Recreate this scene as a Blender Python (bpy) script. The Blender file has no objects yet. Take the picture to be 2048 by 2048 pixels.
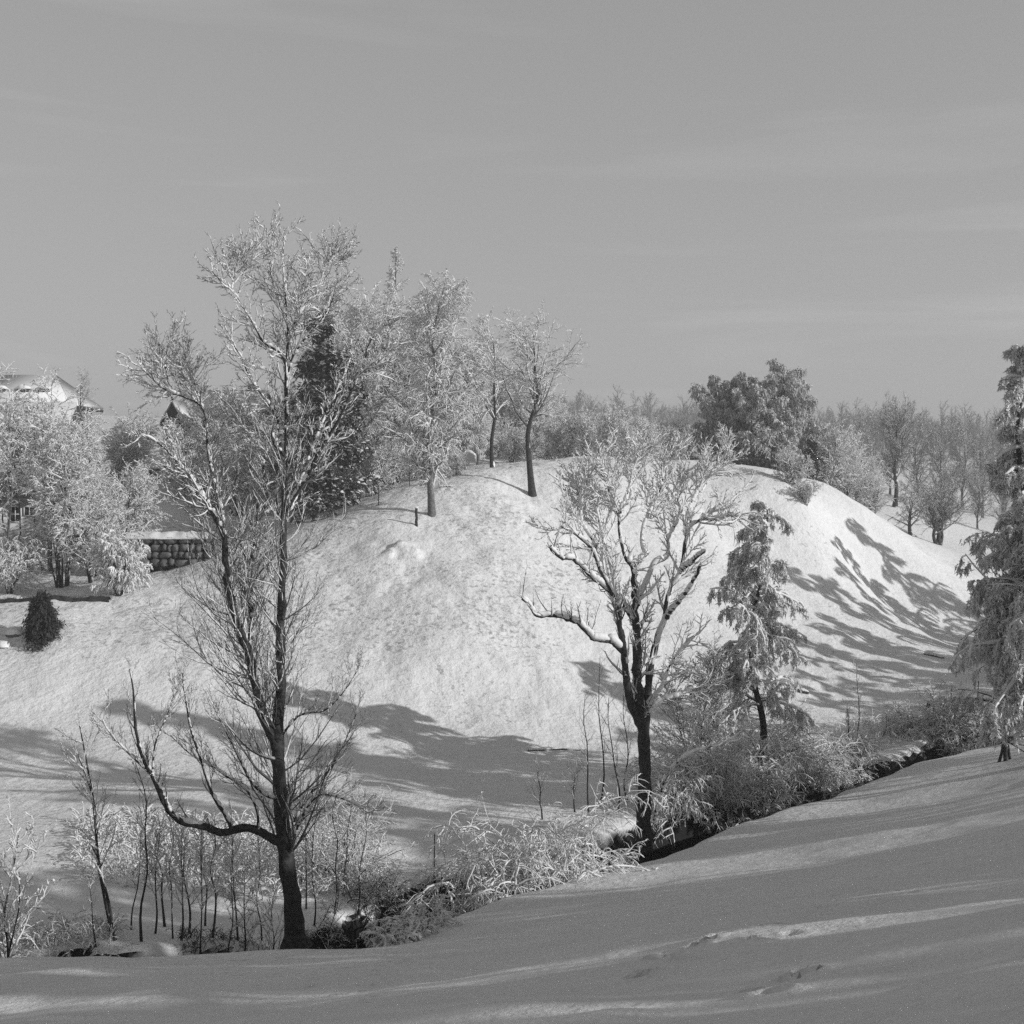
import bpy, math
import numpy as np
sc = bpy.context.scene
# ---------------------------------------------------------------- camera
F, CX, HY = 2668.0, 1024.0, 960.0          # focal length, centre column and eye-level row of the 2048 px photograph
cam = bpy.data.cameras.new('camera'); cam.sensor_width = 36.0; cam.lens = 36.0*F/2048.0
cam.shift_y = -(1024.0-HY)/2048.0; cam.clip_start = .1; cam.clip_end = 6000
co = bpy.data.objects.new('camera', cam); sc.collection.objects.link(co)
co.location = (0, 0, 0); co.rotation_euler = (math.radians(90), 0, 0); sc.camera = co
# ---------------------------------------------------------------- sky and sun (black-and-white film: the sky is reduced to grey)
SUN_EL = math.radians(21.0); SUN_AZ = math.atan2(.935, -.355)
SD = np.array([math.sin(SUN_AZ)*math.cos(SUN_EL), math.cos(SUN_AZ)*math.cos(SUN_EL), math.sin(SUN_EL)])
w = bpy.data.worlds.new('World'); sc.world = w; w.use_nodes = True
nt = w.node_tree; nt.nodes.clear(); N = nt.nodes.new; Lk = nt.links.new
out = N('ShaderNodeOutputWorld'); bg = N('ShaderNodeBackground'); sky = N('ShaderNodeTexSky')
sky.sky_type = 'NISHITA'; sky.sun_disc = False; sky.sun_elevation = SUN_EL; sky.sun_rotation = SUN_AZ
sky.altitude = 600; sky.air_density = 1.0; sky.dust_density = .6; sky.ozone_density = 1.0
bw = N('ShaderNodeRGBToBW'); pw = N('ShaderNodeMath'); pw.operation = 'POWER'; pw.inputs[1].default_value = .36
Lk(sky.outputs[0], bw.inputs[0]); Lk(bw.outputs[0], pw.inputs[0])
tc = N('ShaderNodeTexCoord'); mp = N('ShaderNodeMapping'); mp.inputs['Rotation'].default_value = (0, .12, 0); mp.inputs['Scale'].default_value = (1.6, 1.6, 17)
nz = N('ShaderNodeTexNoise'); nz.inputs['Scale'].default_value = 1.6; nz.inputs['Detail'].default_value = 7; nz.inputs['Distortion'].default_value = .5
mr = N('ShaderNodeMapRange'); mr.inputs[1].default_value = .52; mr.inputs[2].default_value = .8; mr.inputs[3].default_value = 1.76; mr.inputs[4].default_value = 2.12
ml = N('ShaderNodeMath'); ml.operation = 'MULTIPLY'
Lk(tc.outputs['Generated'], mp.inputs[0]); Lk(mp.outputs[0], nz.inputs['Vector']); Lk(nz.outputs[0], mr.inputs[0])
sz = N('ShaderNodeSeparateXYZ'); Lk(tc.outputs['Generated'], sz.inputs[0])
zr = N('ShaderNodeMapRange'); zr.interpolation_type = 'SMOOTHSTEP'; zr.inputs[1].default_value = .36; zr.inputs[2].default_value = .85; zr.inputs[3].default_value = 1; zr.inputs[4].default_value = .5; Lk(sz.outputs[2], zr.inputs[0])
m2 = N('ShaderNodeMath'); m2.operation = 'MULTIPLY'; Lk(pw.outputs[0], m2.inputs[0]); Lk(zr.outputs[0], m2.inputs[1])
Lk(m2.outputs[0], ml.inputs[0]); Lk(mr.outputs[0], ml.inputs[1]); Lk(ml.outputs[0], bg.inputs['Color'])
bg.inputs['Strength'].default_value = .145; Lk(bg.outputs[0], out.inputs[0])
sun = bpy.data.lights.new('sun', 'SUN'); sun.energy = 3.6; sun.angle = math.radians(.5); sun.color = (1, 1, 1)
so = bpy.data.objects.new('sun', sun); sc.collection.objects.link(so)
so.rotation_euler = (math.radians(90)-SUN_EL, 0, math.pi-SUN_AZ); so.location = (60, -20, 40)
vs = sc.view_settings; vs.view_transform = 'Standard'; vs.look = 'None'; vs.exposure = 0; vs.gamma = 1
sc.cycles.use_denoising = False; sc.cycles.max_bounces = 5; sc.cycles.diffuse_bounces = 3
# ---------------------------------------------------------------- materials (all grey)
def mat(name, c, c2=None, scale=3.0, rough=.9, bump=0., bscale=20., bdist=.02, coords='Object', spec=.2):
    m = bpy.data.materials.new(name); m.use_nodes = True; t = m.node_tree; b = t.nodes['Principled BSDF']
    b.inputs['Roughness'].default_value = rough; b.inputs['Specular IOR Level'].default_value = spec
    b.inputs['Base Color'].default_value = (c, c, c, 1)
    tcn = t.nodes.new('ShaderNodeTexCoord')
    if c2 is not None:
        n = t.nodes.new('ShaderNodeTexNoise'); n.inputs['Scale'].default_value = scale; n.inputs['Detail'].default_value = 6
        r = t.nodes.new('ShaderNodeMapRange'); r.inputs[1].default_value = .35; r.inputs[2].default_value = .65
        r.inputs[3].default_value = c; r.inputs[4].default_value = c2
        t.links.new(tcn.outputs[coords], n.inputs['Vector']); t.links.new(n.outputs[0], r.inputs[0]); t.links.new(r.outputs[0], b.inputs['Base Color'])
    if bump:
        n = t.nodes.new('ShaderNodeTexNoise'); n.inputs['Scale'].default_value = bscale; n.inputs['Detail'].default_value = 6
        u = t.nodes.new('ShaderNodeBump'); u.inputs['Strength'].default_value = bump; u.inputs['Distance'].default_value = bdist
        t.links.new(tcn.outputs[coords], n.inputs['Vector']); t.links.new(n.outputs[0], u.inputs['Height']); t.links.new(u.outputs[0], b.inputs['Normal'])
    return m
M = dict(
    snow=mat('snow', .80, .86, 2, .8, .35, 9, .05), bark=mat('bark', .028, .075, 9, .9, .8, 25, .03),
    bark_pale=mat('bark_pale', .10, .2, 7, .9, .6, 25, .03), twig=mat('twig', .10, .17, 4), twig_pale=mat('twig_pale', .16, .26, 3),
    grey_needle=mat('dusted_needle', .38, .55, 1.5), frost_needle=mat('frosted_needle', .6, .75, 1.5), needle=mat('needle', .035, .07, 2), earth=mat('earth', .02, .06, 5, 1, 1, 8, .1), stone=mat('stone', .09, .2, 2.5, .9, .7, 10, .05),
    gap=mat('joint_earth', .015, .03, 3), plaster=mat('plaster', .5, .6, 1, .9, .2, 30, .01), timber=mat('timber', .035, .07, 4, .8, .4, 20, .02),  # gap: dark earth core seen in the joints between the boulders
    grey=mat('grey_render', .28, .34, 1.5), glass=mat('glass', .02, None, rough=.08, spec=.6), frame=mat('white_paint', .75), metal=mat('grey_paint', .2, .26, 3, .4, spec=.5),
    roof=mat('roof_tile', .06, .1, 4), water=mat('water', .012, None, rough=.06, spec=.5, bump=.25, bscale=3, bdist=.05), rubber=mat('rubber', .02),
    grass=mat('dry_grass', .12, .2, 3))
# ---------------------------------------------------------------- geometry helpers
def W(px, py, Y): return np.array([(px-CX)/F*Y, Y, -(py-HY)/F*Y])
def nrm(v): return v/np.maximum(np.linalg.norm(v, axis=-1, keepdims=True), 1e-9)
class MB:
    def __init__(s): s.v = []; s.f = {3: [], 4: []}; s.n = 0
    def add(s, v, f):
        v = np.asarray(v, float).reshape(-1, 3); f = np.asarray(f, int)
        s.v.append(v); s.f[f.shape[-1]].append(f.reshape(-1, f.shape[-1])+s.n); s.n += len(v)
    def build(s, name, m, parent=None, smooth=True):
        me = bpy.data.meshes.new(name); v = np.concatenate(s.v) if s.v else np.zeros((0, 3))
        q = np.concatenate(s.f[4]) if s.f[4] else np.zeros((0, 4), int); t = np.concatenate(s.f[3]) if s.f[3] else np.zeros((0, 3), int)
        me.vertices.add(len(v)); me.vertices.foreach_set('co', v.astype('f4').ravel())
        me.loops.add(q.size+t.size); me.loops.foreach_set('vertex_index', np.concatenate([q.ravel(), t.ravel()]).astype('i4'))
        me.polygons.add(len(q)+len(t))
        st = np.concatenate([np.arange(len(q))*4, q.size+np.arange(len(t))*3]).astype('i4')
        me.polygons.foreach_set('loop_start', st)
        if smooth: me.polygons.foreach_set('use_smooth', np.ones(len(q)+len(t), bool))
        me.materials.append(m); me.update(calc_edges=True); me.validate()
        o = bpy.data.objects.new(name, me)
        sc.collection.objects.link(o)
        if parent: o.parent = parent
        return o
    def box(s, x0, x1, y0, y1, z0, z1, T=None):
        v = np.array([[x, y, z] for z in (z0, z1) for x, y in ((x0, y0), (x1, y0), (x1, y1), (x0, y1))], float)
        if T is not None: v = T(v)
        s.add(v, [[0, 3, 2, 1], [4, 5, 6, 7], [0, 1, 5, 4], [1, 2, 6, 5], [2, 3, 7, 6], [3, 0, 4, 7]])
    def prism(s, pts, y0, y1):                      # pts: convex or simple xz outline extruded along y, as a fan
        n = len(pts); c = np.mean(pts, 0); v = [(p[0], y0, p[1]) for p in pts]+[(p[0], y1, p[1]) for p in pts]+[(c[0], y0, c[1]), (c[0], y1, c[1])]
        s.add(v, np.array([[i, (i+1) % n, n+(i+1) % n, n+i] for i in range(n)]))
        s.n -= len(v); s.add(np.zeros((0, 3)), np.array([[i, 2*n, (i+1) % n] for i in range(n)]+[[n+i, n+(i+1) % n, 2*n+1] for i in range(n)])); s.n += len(v)
    def tubes(s, P, R, S=4, cap=False):
        P = np.asarray(P, float); R = np.asarray(R, float); n, K, _ = P.shape
        if n == 0: return
        T = nrm(np.gradient(P, axis=1)); ref = nrm(np.cross(nrm(P[:, -1]-P[:, 0]), [.31, .23, .92]))[:, None]
        U = nrm(ref-(ref*T).sum(-1, keepdims=True)*T); V = np.cross(T, U)
        a = np.arange(S)*2*np.pi/S
        v = P[:, :, None]+R[:, :, None, None]*(U[:, :, None]*np.cos(a)[None, None, :, None]+V[:, :, None]*np.sin(a)[None, None, :, None])
        i = np.arange(n)[:, None, None]*K*S; k = np.arange(K-1)[None, :, None]*S; j = np.arange(S)[None, None, :]; j2 = (j+1) % S
        f = np.stack(np.broadcast_arrays(i+k+j, i+k+j2, i+k+S+j2, i+k+S+j), -1)
        s.add(v, f)
def empty(name, loc=(0, 0, 0)):
    o = bpy.data.objects.new(name, None); sc.collection.objects.link(o); o.location = [float(c) for c in loc]; o.empty_display_size = .2; return o
def tag(o, label=None, cat=None, group=None, kind=None):
    if label: o['label'] = label
    if cat: o['category'] = cat
    if group: o['group'] = group
    if kind: o['kind'] = kind
    return o
_lat = {}
def vn(x, y, s, seed=0):                                # smooth value noise in [-1, 1]
    if seed not in _lat: _lat[seed] = np.random.default_rng(seed+991).uniform(-1, 1, (256, 256))
    g = _lat[seed]; x = np.asarray(x, float)/s; y = np.asarray(y, float)/s; i = np.floor(x).astype(int); j = np.floor(y).astype(int); u = x-i; v = y-j
    u = u*u*u*(u*(u*6-15)+10); v = v*v*v*(v*(v*6-15)+10); i &= 255; j &= 255; i2 = (i+1) & 255; j2 = (j+1) & 255
    return (g[i, j]*(1-u)+g[i2, j]*u)*(1-v)+(g[i, j2]*(1-u)+g[i2, j2]*u)*v
def fbm(x, y, s, o=4, seed=0): return sum(vn(x, y, s/2**k, seed+k)*.5**k for k in range(o))
# ---------------------------------------------------------------- terrain
CP = [W(*p) for p in [
    (0, 2048, 16), (512, 2048, 13), (1024, 2048, 10.5), (1536, 2048, 8), (2048, 2048, 6.5),
    (0, 1918, 27), (300, 1915, 27.5), (440, 1908, 28), (590, 1905, 29.5), (790, 1888, 32), (900, 1842, 34), (1100, 1768, 38), (1300, 1722, 42), (1500, 1650, 46), (1700, 1585, 51), (1880, 1520, 55), (2048, 1475, 60),
    (0, 1875, 34), (300, 1875, 34), (600, 1862, 36), (850, 1700, 44), (200, 1700, 42), (500, 1700, 43), (1200, 1610, 51), (1285, 1650, 48.5), (1500, 1530, 60), (1760, 1490, 64), (2000, 1400, 70),
    (850, 1560, 55), (850, 1465, 62), (300, 1560, 53), (100, 1440, 60), (1150, 1440, 65), (1400, 1400, 70), (1700, 1370, 74), (1950, 1310, 85),
    (650, 1075, 80), (750, 1030, 82), (864, 1030, 82), (950, 985, 85), (1000, 965, 88), (1065, 986, 88), (1180, 975, 90), (1300, 962, 95), (1450, 955, 99), (1600, 992, 98), (1740, 1035, 105), (1870, 1115, 111),
    (900, 1250, 70), (700, 1250, 70), (1100, 1200, 75), (1400, 1200, 80), (1250, 1100, 84), (1600, 1150, 90.5), (1500, 1070, 93), (1750, 1180, 97), (1900, 1235, 98),
    (700, 1000, 98), (900, 925, 112), (1150, 930, 112), (1300, 928, 118), (1450, 941, 112), (1600, 955, 116), (1740, 1030, 122), (1790, 1010, 150), (1875, 1088, 136), (2000, 1085, 150), (1700, 1005, 150),
    (300, 1300, 66), (60, 1290, 66), (60, 1232, 69), (300, 1225, 70), (450, 1230, 70), (300, 1185, 73), (80, 1195, 73.5), (-150, 1200, 74), (300, 1133, 82), (450, 1115, 80), (560, 1095, 80), (100, 1120, 84), (-100, 1110, 90),
    (330, 1065, 88), (500, 1040, 92), (100, 1075, 96), (350, 990, 104), (150, 960, 125), (0, 900, 150), (300, 895, 150), (500, 890, 140), (800, 890, 150), (1200, 905, 160), (1450, 925, 150),
    (1900, 940, 260), (1500, 930, 220), (1024, 880, 260), (2150, 1030, 200)]]
CP += [np.array(p, float) for p in [(0, 0, -1.6), (-10, 0, -3.0), (-25, 0, -6), (10, 0, .6), (25, 0, 3), (0, -20, 2.5), (-30, -20, -3), (30, -20, 9), (28, 20, -1.2), (45, 20, 2), (30, 45, -6.5), (50, 45, -3),
    (-40, 25, -10), (-60, 60, -11), (-60, 90, -4), (-90, 120, 3), (60, 90, -9), (60, 70, -9.5), (80, 120, -6), (90, 60, -4), (-30, 15, -7.5), (-22, 30, -10.6),
    (0, 400, 12), (-300, 300, 30), (300, 300, 0), (-300, 0, 0), (300, 0, 10), (0, -300, 20), (300, 500, 10), (-300, 600, 40), (0, 800, 20)]]
CP = np.array(CP)
def _phi(a, b):
    r2 = ((a[:, None]-b[None])**2).sum(-1); return .5*r2*np.log(r2+1e-9)
_k = len(CP); _A = np.zeros((_k+3, _k+3)); _A[:_k, :_k] = _phi(CP[:, :2]/50, CP[:, :2]/50)+np.eye(_k)*1e-4
_A[:_k, _k] = 1; _A[:_k, _k+1:] = CP[:, :2]/50; _A[_k:, :_k] = _A[:_k, _k:].T
_w = np.linalg.solve(_A, np.concatenate([CP[:, 2], np.zeros(3)]))
def base(x, y):
    sh = np.shape(x); q = np.stack([np.ravel(x), np.ravel(y)], -1)/50.; z = np.empty(len(q))
    for i in range(0, len(q), 20000): z[i:i+20000] = _phi(q[i:i+20000], CP[:, :2]/50)@_w[:_k]+_w[_k]+q[i:i+20000]@_w[_k+1:]
    return z.reshape(sh)
# stream: (px, depth of its middle line)
ST = np.array([((p-CX)/F*y, y) for p, y in [(-900, 31), (-300, 30.6), (0, 30.2), (300, 30.3), (450, 31.0), (600, 32.6), (720, 34.6), (900, 37.6), (1100, 41.4), (1300, 45.8), (1500, 50.6), (1620, 53.8), (1740, 57.2), (1900, 60.5), (2048, 64.0), (2300, 67)]])
def to_stream(x, y):
    sh = np.shape(x); q = np.stack([np.ravel(x), np.ravel(y)], -1); best = np.full(len(q), 1e9); sd = np.zeros(len(q))
    for a, b in zip(ST[:-1], ST[1:]):
        ab = b-a; t = np.clip(((q-a)@ab)/(ab@ab), 0, 1); d = np.linalg.norm(q-a-t[:, None]*ab, axis=1); c = ab[0]*(q-a)[:, 1]-ab[1]*(q-a)[:, 0]
        m = d < best; best[m] = d[m]; sd[m] = np.sign(c[m])
    return best.reshape(sh), sd.reshape(sh)
def ground(x, y, noise=True):
    x = np.asarray(x, float); y = np.asarray(y, float); z = base(x, y); d, s = to_stream(x, y)
    far = np.clip((y-150)/150, 0, 1); z = z*(1-far)+np.minimum(z, 9+y*.012)*far if noise is not None else z
    wob = .35*vn(x, y, 2.2, 40)+.2*vn(x, y, .9, 41)
    dd = np.clip(d+wob-np.where(s > 0, 1.45, .85), 0, 9)
    dep = 1.9*np.exp(-(dd/np.where(s > 0, .5, .6))**2)      # steep-sided stream bed
    z = z-dep
    if noise:
        hill = np.clip((y-58)/8, 0, 1)*np.clip((125-y)/10, 0, 1); left = np.clip((x*-1+14)/16, 0, 1)
        z = z+.05*fbm(x, y, 2.5, 3, 3)*(1+hill)+hill*left*(.055*fbm(x, y, 1.1, 3, 7)+.05*np.abs(vn(x, y, .5, 12)))+hill*(1-left)*.02*fbm(x, y, .8, 2, 7)
        z = z+np.exp(-((d-2.2)/1.2)**2)*.16*vn(x, y, 1.3, 50)*(s > 0)
        mx, my = (812-CX)/F*77, 77.0; z = z+.42*np.exp(-((x-mx)/1.15)**2-((y-my)/.8)**2)*(1+.9*vn(x, y, .55, 61))
        z = z+hill*(.20*fbm(x, y*1.2, 6.5, 2, 71)+.09*np.abs(vn(x+.5*y, y, 1.9, 73)))
        for fx, fy, fr, fd in FOOT: z = np.where((np.abs(x-fx) < 1)&(np.abs(y-fy) < 1), z-fd*np.exp(-((x-fx)**2+(y-fy)**2)/fr**2)+fd*.45*np.exp(-((np.hypot(x-fx, y-fy)-fr*1.5)/(fr*.5))**2), z)
        near = np.clip((30-y)/10, 0, 1)*(y > 0); z = z+near*(.07*fbm(x*.6+y*.5, y*.9-x*.4, 2.2, 4, 20))
    return z
FOOT = []
def hit(px, py):                                       # where the line of sight through a photo pixel first meets the snow
    Y = np.linspace(5, 60, 500); d = base((px-CX)/F*Y, Y)+(py-HY)/F*Y; k = int(np.argmax(d > 0)); return (px-CX)/F*Y[k], Y[k]
_r = np.random.default_rng(4)
for a_, b_, n_ in (((1270, 1950), (1440, 1895), 9), ((1440, 1895), (1600, 1862), 7), ((1600, 1830), (1720, 1775), 6), ((1720, 1775), (1800, 1740), 4), ((1800, 1790), (1900, 1700), 6), ((1500, 1975), (1640, 1930), 4)):
    for k_ in range(n_): p_ = hit(a_[0]+(b_[0]-a_[0])*(k_+_r.random()*.4)/n_, a_[1]+(b_[1]-a_[1])*(k_+_r.random()*.4)/n_+(_r.choice([-7, 9]))); FOOT.append((p_[0], p_[1], _r.uniform(.08, .11), _r.uniform(.05, .08)))
def gz(x, y): return float(ground(np.array([x]), np.array([y]))[0])
def gp(px, Y, dz=0): x = (px-CX)/F*Y; return np.array([x, Y, gz(x, Y)+dz])
xs = np.concatenate([-np.geomspace(700, 31, 40), np.arange(-30, -8, .24), np.arange(-8, -1, .13), np.arange(-1, 8, .07), np.arange(8, 12, .13), np.arange(12, 44, .24), np.geomspace(44.5, 700, 40)])
ys = np.concatenate([-np.geomspace(300, 3, 14), np.arange(-2, 8, .5), np.arange(8, 17, .07), np.arange(17, 20, .12), np.arange(20, 28, .2), np.arange(28, 62, .16), np.arange(62, 114, .24), np.geomspace(115, 900, 60)])
X, Yg = np.meshgrid(xs, ys); Z = ground(X, Yg); mb = MB(); nx, ny = len(xs), len(ys)
ii = np.arange(nx-1)[None, :]+np.arange(ny-1)[:, None]*nx
mb.add(np.stack([X, Yg, Z], -1), np.stack([ii, ii+1, ii+nx+1, ii+nx], -1))
def snow_ground():
    m = mat('snow_ground', .82, .87, .6, .85); t = m.node_tree; t = m.node_tree; b = t.nodes['Principled BSDF']; A = t.nodes.new; L = t.links.new
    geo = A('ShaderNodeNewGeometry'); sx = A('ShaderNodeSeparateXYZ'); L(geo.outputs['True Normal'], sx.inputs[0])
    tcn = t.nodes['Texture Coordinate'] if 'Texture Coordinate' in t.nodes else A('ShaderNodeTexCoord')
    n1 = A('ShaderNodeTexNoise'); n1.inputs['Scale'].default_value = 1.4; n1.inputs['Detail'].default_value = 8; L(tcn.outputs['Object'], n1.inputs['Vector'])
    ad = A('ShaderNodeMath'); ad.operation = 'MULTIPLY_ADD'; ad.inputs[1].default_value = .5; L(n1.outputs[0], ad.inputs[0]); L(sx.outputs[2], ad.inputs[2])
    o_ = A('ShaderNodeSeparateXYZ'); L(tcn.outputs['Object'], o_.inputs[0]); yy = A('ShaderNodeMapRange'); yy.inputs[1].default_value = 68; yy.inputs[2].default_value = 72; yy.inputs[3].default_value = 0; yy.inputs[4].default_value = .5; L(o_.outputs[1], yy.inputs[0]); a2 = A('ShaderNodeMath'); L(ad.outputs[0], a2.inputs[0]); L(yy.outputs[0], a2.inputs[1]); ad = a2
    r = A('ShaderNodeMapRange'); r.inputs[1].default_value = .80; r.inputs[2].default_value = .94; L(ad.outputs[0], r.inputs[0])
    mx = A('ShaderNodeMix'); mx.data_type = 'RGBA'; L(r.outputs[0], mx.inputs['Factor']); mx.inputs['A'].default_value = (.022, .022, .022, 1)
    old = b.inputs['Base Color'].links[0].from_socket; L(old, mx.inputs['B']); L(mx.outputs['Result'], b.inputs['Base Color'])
    # grass tips showing through the thin snow of the slope beyond the stream
    n3 = A('ShaderNodeTexNoise'); n3.inputs['Scale'].default_value = 3.2; n3.inputs['Detail'].default_value = 5; n3.inputs['Roughness'].default_value = .7; L(tcn.outputs['Object'], n3.inputs['Vector'])
    n4 = A('ShaderNodeTexNoise'); n4.inputs['Scale'].default_value = .13; n4.inputs['Detail'].default_value = 3; L(tcn.outputs['Object'], n4.inputs['Vector'])
    so_ = A('ShaderNodeSeparateXYZ'); L(tcn.outputs['Object'], so_.inputs[0]); yr = A('ShaderNodeMapRange'); yr.inputs[1].default_value = 60; yr.inputs[2].default_value = 70; yr.inputs[3].default_value = -.1; yr.inputs[4].default_value = .02; L(so_.outputs[1], yr.inputs[0])
    xr = A('ShaderNodeMapRange'); xr.inputs[1].default_value = -2; xr.inputs[2].default_value = 6; xr.inputs[3].default_value = 0; xr.inputs[4].default_value = -.1; L(so_.outputs[0], xr.inputs[0])
    q1 = A('ShaderNodeMath'); q1.operation = 'MULTIPLY_ADD'; q1.inputs[1].default_value = .35; L(n4.outputs[0], q1.inputs[0]); L(n3.outputs[0], q1.inputs[2])
    q2 = A('ShaderNodeMath'); L(q1.outputs[0], q2.inputs[0]); L(yr.outputs[0], q2.inputs[1]); q3 = A('ShaderNodeMath'); L(q2.outputs[0], q3.inputs[0]); L(xr.outputs[0], q3.inputs[1])
    r3 = A('ShaderNodeMapRange'); r3.inputs[1].default_value = .70; r3.inputs[2].default_value = .82; r3.inputs[3].default_value = 0; r3.inputs[4].default_value = .75; L(q3.outputs[0], r3.inputs[0])
    m5 = A('ShaderNodeMix'); m5.data_type = 'RGBA'; L(r3.outputs[0], m5.inputs['Factor']); L(mx.outputs['Result'], m5.inputs['A']); m5.inputs['B'].default_value = (.3, .3, .3, 1); L(m5.outputs['Result'], b.inputs['Base Color'])
    n2 = A('ShaderNodeTexNoise'); n2.inputs['Scale'].default_value = 2.6; n2.inputs['Detail'].default_value = 9; n2.inputs['Roughness'].default_value = .62; L(tcn.outputs['Object'], n2.inputs['Vector'])
    bu = A('ShaderNodeBump'); bu.inputs['Strength'].default_value = .75; bu.inputs['Distance'].default_value = .2; L(n2.outputs[0], bu.inputs['Height']); L(bu.outputs[0], b.inputs['Normal'])
    return m
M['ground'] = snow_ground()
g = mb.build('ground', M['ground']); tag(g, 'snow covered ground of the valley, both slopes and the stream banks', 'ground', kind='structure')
# stream surface
mb = MB(); pts = []; sp = np.concatenate([np.linspace(a, b, 12, endpoint=False) for a, b in zip(ST[:-1], ST[1:])]+[ST[-1:]])
tt = nrm(np.gradient(sp, axis=0)); nn = np.stack([-tt[:, 1], tt[:, 0]], -1); zz = base(sp[:, 0], sp[:, 1])-1.72
zz = np.convolve(np.pad(zz, 10, mode='edge'), np.ones(21)/21, 'valid')
v = np.stack([np.column_stack([sp-nn*1.5, zz]), np.column_stack([sp+nn*1.5, zz])], 1); k = np.arange(len(sp)-1)*2
mb.add(v, np.stack([k, k+1, k+3, k+2], -1)[:, ::-1]); tag(mb.build('stream', M['water']), 'narrow dark stream between snowy banks', 'stream', kind='structure')
# air: a thin haze over the whole valley
def haze(d):
    m = bpy.data.materials.new('haze'); m.use_nodes = True; t = m.node_tree; t.nodes.clear(); o = t.nodes.new('ShaderNodeOutputMaterial'); v = t.nodes.new('ShaderNodeVolumePrincipled')
    v.inputs['Color'].default_value = (1, 1, 1, 1); v.inputs['Density'].default_value = d; v.inputs['Anisotropy'].default_value = .2; t.links.new(v.outputs[0], o.inputs['Volume'])
    mb = MB(); mb.box(-705, 705, -305, 905, float(Z.min())-1, max(float(Z.max()), 20)+8); tag(mb.build('haze', m, smooth=False), 'thin winter haze filling the valley', 'haze', kind='stuff')
haze(.0011)
# ---------------------------------------------------------------- branching
def resample(pts, K):                                   # pts (n, m) control rows -> K smooth rows
    pts = np.asarray(pts, float); n = len(pts)
    if n == 2: t = np.linspace(0, 1, K)[:, None]; return pts[0]*(1-t)+pts[1]*t
    e = np.concatenate([[2*pts[0]-pts[1]], pts, [2*pts[-1]-pts[-2]]]); d = np.concatenate([[0], np.cumsum(np.linalg.norm(np.diff(pts[:, :3], axis=0), axis=1))])
    u = np.linspace(0, d[-1], K); i = np.clip(np.searchsorted(d, u, 'right')-1, 0, n-2); t = ((u-d[i])/(d[i+1]-d[i]+1e-9))[:, None]
    a, b, c, f = e[i], e[i+1], e[i+2], e[i+3]
    return .5*((2*b)+(-a+c)*t+(2*a-5*b+4*c-f)*t*t+(-a+3*b-3*c+f)*t**3)
def spawn(rng, P, R, n, ln, t0=.15, t1=.98, ang=.8, K=5, up=0., wob=.18, rr=.55, rmin=.006, rel=True, shape=None, taper=.25, flat=0, bias=None, pw_=.6):
    Np, K0, _ = P.shape; t = t0+(t1-t0)*((np.arange(n)+rng.random((Np, n)))/n); x = t*(K0-1); i = np.minimum(x.astype(int), K0-2); f = (x-i)[..., None]; a = np.arange(Np)[:, None]
    pos = P[a, i]*(1-f)+P[a, i+1]*f; tan = nrm(P[a, i+1]-P[a, i]); r = R[a, i]*(1-f[..., 0])+R[a, i+1]*f[..., 0]
    v = rng.normal(size=(Np, n, 3)); v[..., 2] *= (1-flat)
    if bias is not None: v = v+np.asarray(bias)
    v = nrm(v-(v*tan).sum(-1, keepdims=True)*tan)
    A = (ang*(1+.25*rng.normal(size=(Np, n))))[..., None]; d = tan*np.cos(A)+v*np.sin(A)
    if rel: L = np.linalg.norm(np.diff(P, axis=1), axis=-1).sum(1)[:, None]*ln*(1-pw_*t)
    else: L = ln*(shape(t) if shape is not None else np.ones_like(t))
    L = L*rng.uniform(.6, 1.25, (Np, n)); M_ = Np*n; pos = pos.reshape(M_, 3); d = d.reshape(M_, 3); L = L.reshape(M_); r = r.reshape(M_)
    out = np.empty((M_, K, 3)); out[:, 0] = pos
    for k in range(1, K):
        d = nrm(d+np.array([0, 0, up])/(K-1)+wob*rng.normal(size=(M_, 3))); out[:, k] = out[:, k-1]+d*(L/(K-1))[:, None]
    r0 = np.maximum(np.minimum(r*rr, .03*L+rmin), rmin); R2 = r0[:, None]*np.linspace(1, taper, K)[None]
    return out, np.maximum(R2, rmin*.6)
def snow_on(mb, rng, P, R, th, S=4, cover=.75, side=(.35, -.15, 0), vert=.25, K=None, sm=1):
    if K:                                               # finer rings for clumpy snow
        o = np.linspace(0, P.shape[1]-1, K); i = np.minimum(o.astype(int), P.shape[1]-2); f = (o-i)[None, :, None]
        P = P[:, i]*(1-f)+P[:, i+1]*f; R = R[:, i]*(1-f[..., 0])+R[:, i+1]*f[..., 0]
    T = nrm(np.gradient(P, axis=1)); hor = np.sqrt(np.maximum(1-T[..., 2]**2, 0)); n, K, _ = P.shape
    q = rng.random((n, K)); q = (q+np.roll(q, 1, 1))*.5
    for _ in range(sm-1): q = (q+np.roll(q, 1, 1)+np.roll(q, -1, 1))/3
    if sm > 1: q = .5+(q-.5)*(1+.55*sm)
    q = np.clip((q-(1-cover)*.75)/.35, 0, 1.5)
    s = th*(vert+(1-vert)*hor)*q*np.linspace(1.1, .45, K)[None]; off = nrm(np.array([0, 0, 1.])+np.array(side))
    C = P+off*((R*.75+s*.30)[..., None]); rad = np.where(s > th*.06+1e-5, R*.55+s*.55, 0); rad[:, -1] *= .5
    mb.tubes(C, rad, S)
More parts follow.
